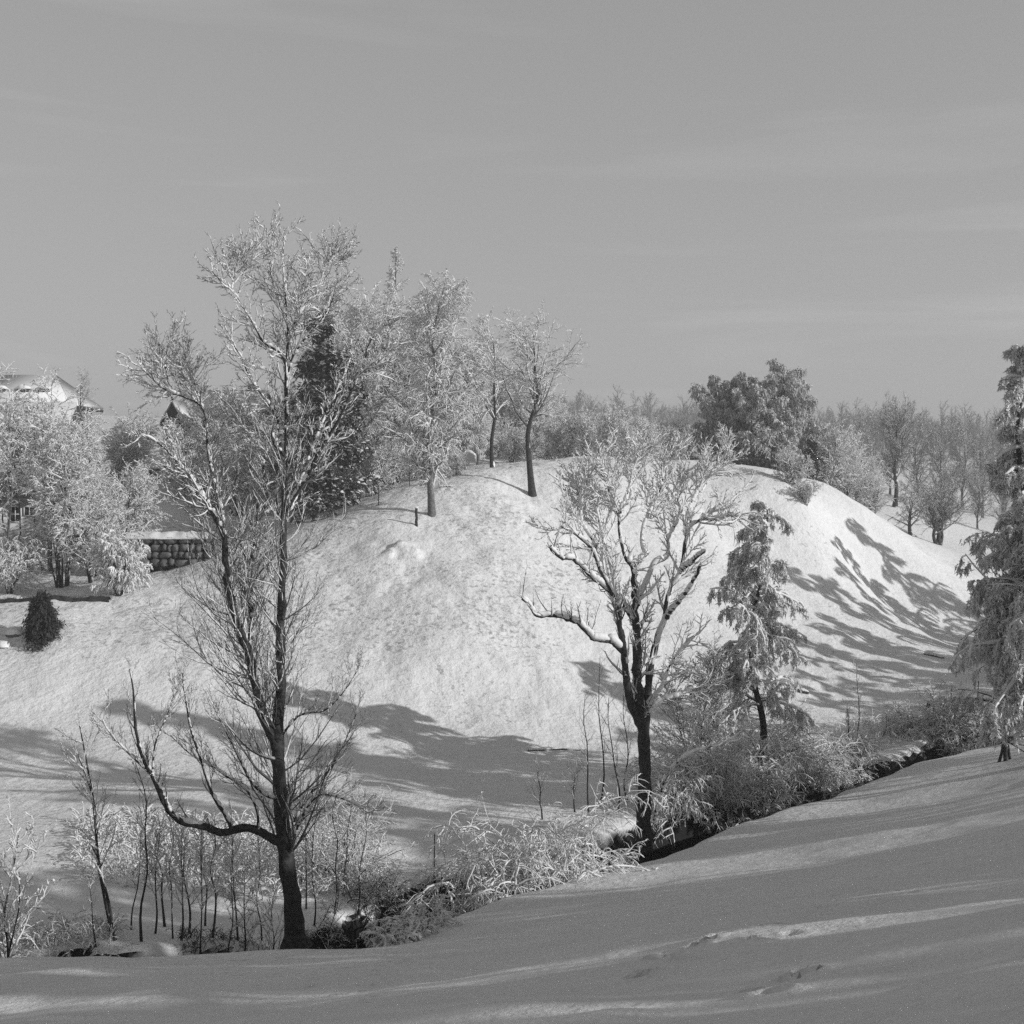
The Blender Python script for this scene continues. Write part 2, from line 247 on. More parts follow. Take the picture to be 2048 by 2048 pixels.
def path_tree(name, label, cat, basep, limbs, levels, mats, seed, snow=.05, group=None, big=.05, cover=.75, twigcover=.8, side=(.35, -.15, 0), flare=None, tw=1.0, thick=9, sm=4):
    """limbs: list of (list of (px, py), depth0, depth1, r0, r1); levels: dicts for spawn"""
    rng = np.random.default_rng(seed); root = empty(name, basep); B = np.array(basep, float)
    Ks = 40; P = []; R = []
    for pts, y0, y1, r0, r1 in limbs:
        n = len(pts); w3 = []
        for k, (px, py) in enumerate(pts):
            w3.append(W(px, py, y0+(y1-y0)*k/(n-1)))
        p = resample(np.array(w3), Ks); p[1:-1] += rng.normal(size=(Ks-2, 3))*r1*.25; P.append(p); R.append(np.linspace(r0, r1, Ks)**1.0)
    P = np.array(P)-B; R = np.array(R)
    if flare: R[0] += flare*np.exp(-np.arange(Ks)/1.6)
    mb = MB(); mb.tubes(P, R*(1+.06*rng.normal(size=R.shape)), 9); mb.build('trunk', mats[0], root)
    m2 = MB(); m3 = MB()
    snow_on(m3, rng, P, np.where(R > thick, 0, R), np.where(R > thick, 0, big)[:, np.linspace(0, Ks-1, 130).astype(int)], 7, cover, side, .18, K=130, sm=sm)
    cP, cR = P, R
    for lv in levels:
        lv = dict(lv); src = lv.pop('src', None); sn = lv.pop('snow', snow); S = lv.pop('S', 3); cv = lv.pop('cover', twigcover); keep = lv.pop('keep', 1.)
        if src is not None: cP, cR = P[src], R[src]
        cP, cR = spawn(rng, cP, cR, **lv)
        if keep < 1: k = rng.random(len(cP)) < keep; cP, cR = cP[k], cR[k]
        m2.tubes(cP, cR*tw, S)
        if sn: snow_on(m3, rng, cP, cR, sn, S, cv, side, .35)
    m2.build('branches', mats[1], root); m3.build('snow', M['snow'], root)
    return tag(root, label, cat, group)
# ---- the two large bare trees, traced limb by limb
D = 33.
A_l = [
 ([(592, 1893), (584, 1800), (574, 1720), (565, 1650), (560, 1560), (557, 1500), (556, 1462), (560, 1385), (561, 1323), (562, 1230), (567, 1136), (568, 1043), (567, 991), (572, 917)], D, D, .215, .058),
 ([(572, 917), (573, 848), (572, 763), (576, 678), (574, 632), (569, 578), (566, 535), (567, 470)], D, D+.6, .06, .008),
 ([(556, 1500), (540, 1462), (525, 1431), (514, 1385), (503, 1338), (497, 1301), (484, 1270), (472, 1236), (461, 1198), (455, 1152), (450, 1099), (445, 1065)], D, D-.6, .13, .075),
 ([(445, 1065), (428, 1031), (410, 1000), (384, 957), (358, 928), (338, 905), (307, 880), (283, 868)], D-.6, D-2, .06, .01),
 ([(445, 1065), (444, 1028), (435, 997), (423, 940), (415, 891), (412, 834), (395, 791), (389, 757), (392, 735)], D-.6, D+.5, .055, .01),
 ([(412, 834), (395, 806), (332, 780), (301, 754), (283, 735)], D+.2, D-.8, .03, .008),
 ([(345, 800), (333, 745), (327, 715), (340, 690), (352, 669)], D-.3, D+.4, .02, .006),
 ([(389, 770), (375, 745), (358, 718)], D+.4, D+.8, .02, .006),
 ([(497, 1301), (503, 1261), (500, 1198), (501, 1136), (509, 1090), (514, 1045), (522, 1006), (531, 969), (526, 930), (540, 880)], D-.1, D+1.5, .08, .02),
 ([(568, 1030), (590, 990), (615, 953), (637, 905), (677, 840), (711, 763), (731, 720), (734, 695), (760, 655), (782, 638)], D, D-1.8, .06, .01),
 ([(568, 1050), (592, 991), (606, 948), (623, 900), (648, 837), (668, 794), (694, 735), (703, 678)], D, D+1.8, .055, .01),
 ([(700, 790), (711, 757), (748, 732), (782, 686)], D-.9, D-1.2, .025, .007),
 ([(572, 915), (549, 888), (545, 862), (557, 843), (543, 817), (526, 794), (498, 752), (486, 720), (469, 692), (455, 662)], D, D-1.3, .04, .008),
 ([(573, 790), (571, 730), (560, 705), (526, 683), (506, 646), (486, 615), (463, 578), (443, 561), (421, 541)], D, D-1.4, .036, .007),
 ([(463, 578), (470, 545), (478, 518)], D-1., D-.8, .014, .006),
 ([(576, 690), (583, 661), (600, 626), (620, 598), (637, 578), (646, 535), (648, 498)], D, D+1., .032, .006),
 ([(643, 545), (662, 520), (683, 501)], D+.7, D+1, .016, .006),
 ([(572, 763), (585, 715), (614, 672), (643, 638), (663, 604), (671, 572)], D, D-1.2, .032, .007),
 ([(560, 890), (529, 868), (498, 846), (469, 826)], D, D+1, .022, .006),
 ([(574, 650), (560, 610), (545, 560), (535, 500), (533, 456)], D+.1, D+.3, .022, .006),
 ([(576, 690), (596, 640), (606, 580), (612, 530)], D+.1, D-.5, .022, .006),
 ([(576, 1690), (541, 1676), (514, 1660), (484, 1656), (460, 1663), (438, 1665), (417, 1656), (385, 1649), (363, 1644), (341, 1625), (331, 1611), (320, 1585), (304, 1550), (288, 1520), (280, 1496), (271, 1455), (267, 1385), (259, 1338)], D, D-2.2, .12, .012),
 ([(463, 1660), (452, 1633), (428, 1595), (414, 1558), (401, 1517), (385, 1471), (379, 1447), (369, 1385), (363, 1335)], D-.6, D-1.4, .05, .008),
 ([(516, 1660), (514, 1622), (492, 1579), (449, 1550), (422, 1531), (385, 1512), (340, 1470)], D-.3, D-1, .035, .007),
 ([(560, 1600), (530, 1590), (500, 1560), (470, 1500), (440, 1440), (420, 1400)], D, D-1.5, .035, .007),
 ([(578, 1720), (600, 1640), (632, 1595), (660, 1590), (710, 1608), (740, 1630)], D, D-1.5, .04, .007),
 ([(576, 1700), (590, 1640), (620, 1590), (665, 1530), (700, 1460), (720, 1400)], D, D+1.2, .04, .007),
 ([(556, 1480), (600, 1430), (650, 1420), (690, 1380), (720, 1330)], D, D-1., .032, .006),
 ([(341, 1625), (310, 1560), (250, 1500), (215, 1460), (205, 1440)], D-1.3, D-2.2, .035, .006),
 ([(304, 1550), (310, 1490), (330, 1440), (345, 1400), (350, 1370)], D-1.8, D-1.5, .025, .006),
]
bA = gp(592, D, -.15)
side_ = dict(ang=.95, up=.9, K=8, wob=.10, rr=.2, rmin=.010)
path_tree('bare_tree', 'tall two-stemmed bare tree on the stream bank, its low limb reaching left', 'tree', bA, A_l, [
    dict(src=[0, 2], n=60, ln=2.9, t0=.14, t1=1, rel=False, shape=lambda t: 1-.4*t, snow=.024, S=4, cover=.6, **side_),
    dict(n=10, ln=.55, ang=.5, up=.9, K=6, rmin=.0055, snow=.018, cover=.6),
    dict(n=5, ln=.5, ang=.6, up=.4, K=4, rmin=.0045, snow=0),
    dict(src=[1, 3, 4, 5, 6, 7, 8, 9, 10, 11, 12, 13, 14, 15, 16, 17, 18, 19, 20], n=22, ln=1.3, t0=.08, t1=1, rel=False, shape=lambda t: 1-.5*t, ang=.7, up=.6, K=9, wob=.14, rr=.45, rmin=.008, snow=.038, S=5, cover=.5),
    dict(n=7, ln=.55, ang=.6, up=.3, K=6, rmin=.006, snow=.03, cover=.5),
    dict(n=5, ln=.55, ang=.65, up=.2, K=5, rmin=.0045, snow=.02, cover=.4),
    dict(src=[21, 22, 23, 24, 25, 26, 27, 28, 29], n=18, ln=1.0, t0=.2, t1=1, rel=False, shape=lambda t: 1-.4*t, ang=.6, up=1.2, K=6, wob=.12, rr=.45, snow=.024, S=3, cover=.3),
    dict(n=6, ln=.5, ang=.6, up=.6, K=5, rmin=.005, snow=.016, cover=.6),
    dict(n=3, ln=.5, ang=.6, up=.6, K=3, rmin=.004, snow=0),
    ], (M['bark'], M['twig']), 5, big=.065, cover=.62, flare=.16, thick=.085, sm=2)
D = 46.
B_l = [
 ([(1285, 1700), (1288, 1630), (1290, 1549), (1288, 1490), (1286, 1450), (1279, 1400), (1274, 1357), (1275, 1285), (1270, 1230), (1268, 1176), (1266, 1133)], D, D, .27, .10),
 ([(1288, 1466), (1272, 1430), (1261, 1404), (1254, 1368), (1250, 1332), (1246, 1285), (1239, 1249), (1236, 1205), (1217, 1172), (1199, 1136), (1185, 1100), (1159, 1075), (1140, 1062), (1123, 1053)], D, D-1.2, .17, .03),
 ([(1289, 1480), (1293, 1420), (1295, 1386), (1301, 1336), (1315, 1274), (1330, 1234), (1337, 1187), (1359, 1147), (1366, 1118), (1373, 1075), (1380, 1053), (1402, 1038), (1435, 1017), (1467, 1002)], D, D+.8, .16, .03),
 ([(1264, 1238), (1239, 1201), (1210, 1176), (1181, 1151), (1145, 1118), (1123, 1116), (1101, 1095)], D, D-2, .075, .05),
 ([(1250, 1312), (1232, 1290), (1210, 1280), (1188, 1278), (1159, 1249), (1138, 1239), (1112, 1232), (1072, 1230), (1058, 1209), (1045, 1198)], D-.3, D-2.5, .09, .05),
 ([(1359, 1147), (1370, 1135), (1384, 1125), (1395, 1112), (1409, 1104)], D+.4, D-.4, .06, .045),
 ([(1330, 1240), (1341, 1223), (1370, 1187), (1391, 1154), (1400, 1131)], D+.3, D-.8, .07, .05),
 ([(1266, 1133), (1280, 1122), (1290, 1112), (1283, 1085), (1286, 1053), (1300, 1020), (1320, 980), (1330, 930)], D, D+1, .07, .012),
 ([(1272, 1215), (1280, 1190), (1293, 1162), (1308, 1129), (1333, 1114), (1337, 1075), (1351, 1049), (1359, 1020), (1355, 985), (1375, 940)], D, D+1.8, .085, .012),
 ([(1268, 1150), (1262, 1130), (1250, 1114), (1239, 1067), (1236, 1028), (1222, 1000), (1214, 970), (1200, 925)], D, D-.6, .07, .012),
 ([(1199, 1136), (1190, 1090), (1165, 1050), (1160, 1010), (1150, 960)], D-.9, D-.2, .045, .01),
 ([(1236, 1028), (1250, 1000), (1262, 960), (1265, 910)], D-.4, D+.6, .035, .01),
 ([(1230, 1185), (1222, 1140), (1205, 1080), (1195, 1030), (1180, 975)], D-.6, D+.9, .05, .01),
 ([(1373, 1075), (1372, 1040), (1385, 1000), (1410, 960), (1440, 925)], D+.6, D+1.6, .045, .01),
 ([(1402, 1038), (1430, 1040), (1460, 1032), (1480, 1034)], D+.6, D-.4, .04, .012),
 ([(1308, 1640), (1330, 1560), (1360, 1520), (1400, 1500), (1440, 1490)], D, D-1.5, .05, .01),
 ([(1295, 1410), (1320, 1380), (1340, 1330), (1370, 1290), (1400, 1265)], D, D-1.3, .045, .01),
 ([(1292, 1430), (1325, 1400), (1360, 1390), (1395, 1370)], D, D+1.3, .04, .01),
]
bB = gp(1285, D, -.3)
path_tree('bare_tree', 'broad bare tree with thick snow along its spreading limbs, one curved arm to the left', 'tree', bB, B_l, [
    dict(src=[3, 4, 1], n=13, ln=1.1, t0=.25, t1=1, rel=False, ang=.9, up=1.6, K=6, wob=.13, rr=.4, snow=.05, S=4, bias=(0, 0, 1.2)),
    dict(n=4, ln=.45, ang=.6, up=.5, K=4, rmin=.007, snow=.03),
    dict(src=[0, 1, 2, 7, 8, 9, 10, 11, 12, 13], n=19, ln=2.1, t0=.45, t1=1, rel=False, shape=lambda t: 1-.4*t, ang=.75, up=.7, K=7, wob=.12, rr=.4, snow=.06, S=4),
    dict(n=10, ln=.5, ang=.65, up=.4, K=5, rmin=.008, snow=.038),
    dict(n=3, ln=.5, ang=.65, up=.3, K=4, rmin=.006, snow=.03),
    dict(src=[15, 16, 17, 14], n=14, ln=1.2, t0=.2, t1=1, rel=False, ang=.8, up=.3, K=6, snow=.05),
    dict(n=6, ln=.5, ang=.6, up=.1, K=4, rmin=.007, snow=.035),
    ], (M['bark'], M['twig']), 9, big=.14, cover=1.15, flare=.15, thick=.13)
# ---------------------------------------------------------------- generic trees
def trunk_line(rng, H, K=24, lean=(0, 0), wob=.02, pts=None):
    t = np.linspace(0, 1, K)[:, None]; p = np.concatenate([t*lean[0]*H, t*lean[1]*H, t*H], 1)
    n = rng.normal(size=(6, 2))*wob*H; n[0] = 0; p[:, :2] += resample(np.column_stack([n, np.arange(6)]), K)[:, :2]
    return p
def make_tree(name, label, cat, loc, H, r, levels, seed, mats=None, snow=.06, group=None, nst=1, lean=(0, 0), wob=.02, cover=.8, side=(.35, -.15, 0), needles=None, spread=.0, tsnow=.05, tcover=.45, tK=24, tips=.15, nm='needle'):
    rng = np.random.default_rng(seed); mats = mats or (M['bark'], M['twig']); root = empty(name, loc)
    P = []; R = []
    for k in range(nst):
        a = rng.random()*6.28; l2 = (lean[0]+spread*math.cos(a)*(nst > 1), lean[1]+spread*math.sin(a)*(nst > 1)); h = H*(1 if k == 0 else rng.uniform(.65, .97))
        p = trunk_line(rng, h, tK, l2, wob); p[:, 0] += .03*H*math.cos(a)*(nst > 1); p[:, 1] += .03*H*math.sin(a)*(nst > 1); P.append(p); R.append(r*(1 if k == 0 else .75)*(np.linspace(1, tips, tK)+.35*np.exp(-np.arange(tK)/1.2)))
    P = np.array(P); R = np.array(R); mb = MB(); mb.tubes(P, R, 8); m2 = MB(); m3 = MB(); m4 = MB()
    if tsnow: snow_on(m3, rng, P, R, tsnow, 6, tcover, side, .5, K=60)
    cP, cR = P, R; keepP = []
    for lv in levels:
        lv = dict(lv); sn = lv.pop('snow', snow); S = lv.pop('S', 3); cv = lv.pop('cover', cover); fresh = lv.pop('fresh', None); sk = lv.pop('sk', None)
        if fresh is not None: cP, cR = ([(P, R)]+keepP)[fresh]
        cP, cR = spawn(rng, cP, cR, **lv); keepP.append((cP, cR)); m2.tubes(cP, cR, S)
        if sn: snow_on(m3, rng, cP, cR, sn, S, cv, side, .4, K=sk)
    if needles: leaf_cloud(m4, m3, rng, cP, **needles)
    mb.build('trunk', mats[0], root); m2.build('branches', mats[1], root)
    if needles: m4.build('needles', M[nm], root)
    if m3.n: m3.build('snow', M['snow'], root)
    return tag(root, label, cat, group)
def leaf_cloud(mg, ms, rng, P, n=6, size=.18, drop=.1, snow=.5, ssize=.16, spread=.1):
    """needle sprays (thin blades) and small snow pads along the twigs P"""
    Np, K, _ = P.shape; t = rng.random((Np, n))*(K-1); i = np.minimum(t.astype(int), K-2); f = (t-i)[..., None]; a = np.arange(Np)[:, None]
    q = (P[a, i]*(1-f)+P[a, i+1]*f).reshape(-1, 3); tan = nrm(P[a, i+1]-P[a, i]).reshape(-1, 3); q = q+rng.normal(size=q.shape)*spread*.5; m = len(q)
    d = nrm(tan*.7+rng.normal(size=(m, 3))*.6+np.array([0, 0, -drop*4])); s = nrm(np.cross(d, rng.normal(size=(m, 3)))); L = size*rng.uniform(.5, 1.3, (m, 1))
    mg.add(np.stack([q-s*L*.16, q+s*L*.16, q+d*L], 1), np.arange(m*3).reshape(m, 3))
    k = rng.random(m) < snow; q = q[k]; m = len(q)
    if not m: return
    A = rng.random(m)*6.28; L = ssize*rng.uniform(.4, 1.3, m); u = np.stack([np.cos(A), np.sin(A), rng.normal(size=m)*.35], -1)*L[:, None]; v_ = np.stack([-np.sin(A), np.cos(A), rng.normal(size=m)*.35], -1)*(L*.6)[:, None]
    h = np.array([0, 0, 1.])*L[:, None]*.35; z = np.array([0, 0, .02])
    ms.add(np.stack([q-u*.6+z, q-v_*.6+z, q+u*.6+z, q+v_*.6+z, q+h], 1), (np.array([[0, 1, 4], [1, 2, 4], [2, 3, 4], [3, 0, 4]])[None]+np.arange(m)[:, None, None]*5).reshape(-1, 3))
def copy_tree(o, loc, rz=0, s=1., label=None, group=None):
    c = o.copy(); sc.collection.objects.link(c); c.location = [float(v) for v in loc]; c.rotation_euler = (0, 0, rz); c.scale = (s, s, s) if np.isscalar(s) else s
    if label: c['label'] = label
    if group: c['group'] = group
    for ch in list(o.children):
        d = ch.copy(); sc.collection.objects.link(d); d.parent = c
    return c
# ---------------------------------------------------------------- buildings (local axes: x along the front, y away from the camera)
def house(name, label, px0, px1, Y, depth, eave, ridge, basez, rz=0., over=.5, hip=0., wallm='plaster', gable_front=False, windows=(), snow=.28, dormers=(), chimney=None, timber_band=None, roofm='roof', base_py=None):
    x0, x1 = (px0-CX)/F*Y, (px1-CX)/F*Y; w_ = x1-x0; root = empty(name, ((x0+x1)/2, Y, basez)); root.rotation_euler = (0, 0, rz); e = eave-basez; r = ridge-basez; h = w_/2
    m = MB(); m.box(-h, h, 0, depth, -1.5, e)
    if gable_front: m.add([(-h, 0, e), (h, 0, e), (0, 0, r-.1), (-h, depth, e), (h, depth, e), (0, depth, r-.1)], [[0, 1, 2], [3, 5, 4]])
    elif not hip: m.add([(-h, 0, e), (-h, depth, e), (-h, depth/2, r-.1), (h, 0, e), (h, depth, e), (h, depth/2, r-.1)], [[0, 2, 1], [3, 4, 5]])
    m.build('wall', M[wallm], root, smooth=False)
    def slab(a, b, c, d, t0, t1):                          # roof plane with thickness
        v = np.array([a, b, c, d], float); up = np.array([0, 0, 1.]); return np.concatenate([v+up*t0, v+up*t1]), [[0, 3, 2, 1], [4, 5, 6, 7], [0, 1, 5, 4], [1, 2, 6, 5], [2, 3, 7, 6], [3, 0, 4, 7]]
    o = over; dz = (r-e)/(h if gable_front else depth/2)*o
    if gable_front: P1 = [((-h-o, -o, e-dz), (0, -o, r), (0, depth+o, r), (-h-o, depth+o, e-dz)), ((0, -o, r), (h+o, -o, e-dz), (h+o, depth+o, e-dz), (0, depth+o, r))]
    else:
        hp = hip*w_; P1 = [((-h-o, -o, e-dz), (h+o, -o, e-dz), (h+o*(not hip)-hp, depth/2, r), (-h-o*(not hip)+hp, depth/2, r)), ((-h-o*(not hip)+hp, depth/2, r), (h+o*(not hip)-hp, depth/2, r), (h+o, depth+o, e-dz), (-h-o, depth+o, e-dz))]
        if hip: P1 += [((h+o, -o, e-dz), (h+o, depth+o, e-dz), (h-hp+.02, depth/2, r), (h-hp+.01, depth/2-.02, r)), ((-h-o, depth+o, e-dz), (-h-o, -o, e-dz), (-h+hp-.01, depth/2-.02, r), (-h+hp-.02, depth/2, r))]
    m = MB(); s = MB()
    for k, q in enumerate(P1): v, f = slab(*q, -.02-.012*k, .12-.005*k); m.add(v, f); c = np.mean(q, 0); q2 = c+(np.array(q)-c)*(.985, .985, .985); v, f = slab(*q2, .125, .125+snow-.006*k); s.add(v, f)
    rf = m.build('roof', M[roofm], root, smooth=False); sn = s.build('roof_snow', M['snow'], rf, smooth=False)
    for (wx, wz, ww, wh, nx_, nz_) in windows:
        fr = MB(); X0 = -h+wx*w_; fr.box(X0-.06, X0+ww+.06, -.05, -.003, wz-.06, wz); fr.box(X0-.06, X0+ww+.06, -.05, -.003, wz+wh, wz+wh+.06); fr.box(X0-.06, X0, -.048, -.003, wz, wz+wh); fr.box(X0+ww, X0+ww+.06, -.048, -.003, wz, wz+wh)
        for i in range(1, nx_): fr.box(X0+ww*i/nx_-.025, X0+ww*i/nx_+.025, -.04, -.015, wz, wz+wh)
        for i in range(1, nz_): fr.box(X0, X0+ww, -.036, -.018, wz+wh*i/nz_-.025, wz+wh*i/nz_+.025)
        wo = fr.build('window', M['frame'], root, smooth=False); g_ = MB(); g_.box(X0, X0+ww, -.014, -.004, wz, wz+wh); g_.build('pane', M['glass'], wo, smooth=False)
    if timber_band: b = MB(); b.box(-h-.05, h+.05, -.7, .02, timber_band[0], timber_band[0]+.14); b.box(-h-.03, h+.03, -.06, -.004, timber_band[0]+.14, timber_band[1]); [b.box(-h+.2+i*.5, -h+.26+i*.5, -.68, -.62, timber_band[0]+.14, timber_band[0]+1.0) for i in range(int(w_/.5))]; b.box(-h, h, -.70, -.60, timber_band[0]+1.0, timber_band[0]+1.08); b.build('timber_balcony', M['timber'], root, smooth=False)
    for (fx, fz) in dormers:                               # small gabled dormers on the front slope
        yy = depth/2*(fz-e)/(r-e); X0 = -h+fx*w_; d = MB(); d.box(X0-.55, X0+.55, yy-.1, yy+1.6, fz-.1, fz+.75); do = d.build('dormer', M['timber'], root, smooth=False)
        q = MB(); q.prism([(X0-.8, fz+.7), (X0+.8, fz+.7), (X0, fz+1.15)], yy-.35, yy+1.9); q.build('dormer_snow', M['snow'], do, smooth=False)
        q = MB(); q.box(X0-.35, X0+.35, yy-.115, yy-.102, fz+.05, fz+.6); q.build('pane', M['glass'], do, smooth=False)
    if chimney: c = MB(); X0 = -h+chimney[0]*w_; c.box(X0-.3, X0+.3, depth/2-.3, depth/2+.3, r-.6, r+.9); co_ = c.build('chimney', M['stone'], root, smooth=False); c = MB(); c.box(X0-.36, X0+.36, depth/2-.36, depth/2+.36, r+.903, r+1.12); c.build('chimney_snow', M['snow'], co_, smooth=False)
    return tag(root, label, 'house')
zz_ = lambda py, Y: -(py-HY)/F*Y
house('house', 'big house with snowy hipped roof and dormers at the upper left skyline', -110, 128, 132, 9, zz_(803, 132), zz_(757, 136.5), 3.0, hip=.2, wallm='grey', over=.9, dormers=[(.42, zz_(790, 132)-3), (.62, zz_(790, 132)-3), (.8, zz_(790, 132)-3)],
      windows=[(.28+.14*i, 3.6, 1.0, 1.2, 2, 1) for i in range(5)], timber_band=None)
house('house', 'near white house at the left with snowy roof, dark balcony and small-paned windows', -260, 78, 86, 9, zz_(925, 86), zz_(815, 90.5), zz_(1092, 86), wallm='plaster', over=1.1,
      windows=[(.83, zz_(1043, 86)-zz_(1092, 86), .66, .95, 2, 2), (.915, zz_(1030, 86)-zz_(1092, 86), .62, .5, 2, 1), (.66, zz_(1043, 86)-zz_(1092, 86), .66, .95, 2, 2)], timber_band=(zz_(1001, 86)-zz_(1092, 86), zz_(938, 86)-zz_(1092, 86)))
house('house', 'small steep gabled house peeping over the garden trees', 328, 362, 128, 5, zz_(838, 128), zz_(806, 128), 3.0, wallm='timber', gable_front=True, over=.35, windows=[(.35, zz_(850, 128)-3, .5, .6, 2, 1)])
house('house', 'house with dark-edged snowy roof behind the tall bare tree', 408, 512, 122, 8, zz_(832, 122), zz_(788, 126), 2.5, wallm='timber', over=.5, chimney=(.75,), windows=[(.2, zz_(850, 122)-2.5, .9, .8, 2, 1), (.55, zz_(850, 122)-2.5, .9, .8, 2, 1)])
house('shed', 'long low shed with snow-covered roof above the boulder wall', 262, 398, 95, 5.5, zz_(1042, 95), zz_(975, 98), zz_(1062, 95), wallm='timber', over=.5, snow=.3)
house('shed', 'small upper shed with shaded snowy roof left of the tall tree', 262, 318, 106, 5, zz_(935, 106), zz_(893, 108.5), zz_(962, 106), wallm='grey', over=.4, windows=[(.3, .2, 1.0, .5, 2, 1)])
house('house', 'distant little house with stepped snowy roofs right of the evergreen clump', 1612, 1640, 160, 6, zz_(898, 160), zz_(880, 163), zz_(935, 160), wallm='grey', over=.6, windows=[(.55, .6, .7, .7, 1, 1)])
# picket fence
def picket():
    a = W(35, 1085, 83); root = empty('picket_fence', (a[0], 83, gz(a[0], 83))); m = MB()
    for i in range(7): x = i*.155; m.box(x, x+.075, -.012, .012, .1, 1.15); m.add([(x, -.012, 1.15), (x+.075, -.012, 1.15), (x+.0375, -.012, 1.22), (x, .012, 1.15), (x+.075, .012, 1.15), (x+.0375, .012, 1.22)], [[0, 1, 2], [3, 5, 4]])
    m.build('pickets', M['frame'], root, smooth=False); r = MB(); r.box(-.05, 1.1, .014, .05, .35, .43); r.box(-.05, 1.1, .014, .05, .9, .98); r.build('rail', M['frame'], root, smooth=False); tag(root, 'short white picket fence below the small-paned window', 'fence')
picket()
# boulder retaining wall
def boulder_wall():
    rng = np.random.default_rng(5); x0, x1 = (262-CX)/F*79.2, (412-CX)/F*79.2; root = empty('boulder_wall', (x0, 79.2, zz_(1133, 79.2))); m = MB(); core = MB(); L = x1-x0; H = 1.75; core.box(-.1, L+.1, .25, 1.6, -.6, H-.15); core.build('core', M['gap'], root, smooth=False)
    u = np.linspace(0, np.pi, 7)[:, None]; v = np.linspace(0, 2*np.pi, 11)[None, :-1]; S0 = np.stack([np.sin(u)*np.cos(v), np.sin(u)*np.sin(v), np.cos(u)+0*v], -1); S0 = np.sign(S0)*np.abs(S0)**.75
    z = .0
    for row_ in range(4):
        x = -rng.random()*.3; rh = H/4*rng.uniform(.95, 1.1)
        while x < L:
            w_ = rng.uniform(.28, .85); s = S0*np.array([w_*.49, .38, rh*rng.uniform(.46, .54)])*(1+.10*rng.normal(size=S0.shape[:2]+(1,))); s = s+np.array([x+w_/2, rng.uniform(0, .12), z+rh/2+rng.normal()*.03])
            i = np.arange(6)[:, None]*10; j = np.arange(10)[None]; m.add(s.reshape(-1, 3), np.stack([i+j, i+10+j, i+10+(j+1) % 10, i+(j+1) % 10], -1)); x += w_
        z += rh
    m.build('boulders', M['stone'], root); s = MB(); n = 40; xs_ = np.linspace(-.2, L+.2, n); ys_ = np.linspace(-.35, 1.7, 9); XX, YY = np.meshgrid(xs_, ys_)
    ZZ = H+.0+.22*np.clip((YY+.4)*2.2, 0, 1)+.10*vn(XX*1.0, YY*1.0, .45, 8)+.06*vn(XX, YY, .2, 9); v = np.concatenate([np.stack([XX, YY, ZZ], -1).reshape(-1, 3), np.stack([XX, YY, XX*0+H-.12], -1).reshape(-1, 3)]); k = np.arange(n-1)[None]+np.arange(8)[:, None]*n
    f = [np.stack([k, k+1, k+n+1, k+n], -1).reshape(-1, 4), np.stack([k, k+n, k+n+1, k+1], -1).reshape(-1, 4)+n*9]; e = np.arange(n-1); f.append(np.stack([e, e+n*9, e+1+n*9, e+1], -1)); s.add(v, np.concatenate(f)); s.build('snow', M['snow'], root)
    tag(root, 'retaining wall of round boulders capped with snow on the left terrace', 'wall', kind='thing')
boulder_wall()
# low kerb of dark turned earth along the terrace edge
def verge():
    m = MB(); t = np.linspace(0, 1, 60); px = -40+t*260; Y = 71.6+0*t; x = (px-CX)/F*Y; py = 1212-30*t**.8; z = ground(x, Y); P = np.column_stack([x, Y, z+.02]); R = .17+.05*vn(x, x*0, .5, 3); m.tubes(P[None], R[None], 8)
    c, r = spawn(np.random.default_rng(3), P[None], R[None], 500, .28, rel=False, ang=1.2, up=.6, K=3, rmin=.012, wob=.3); m.tubes(c, r, 3); tag(m.build('low_hedge', M['needle']), 'low dark clipped edging hedge along the left terrace', 'hedge')
verge()
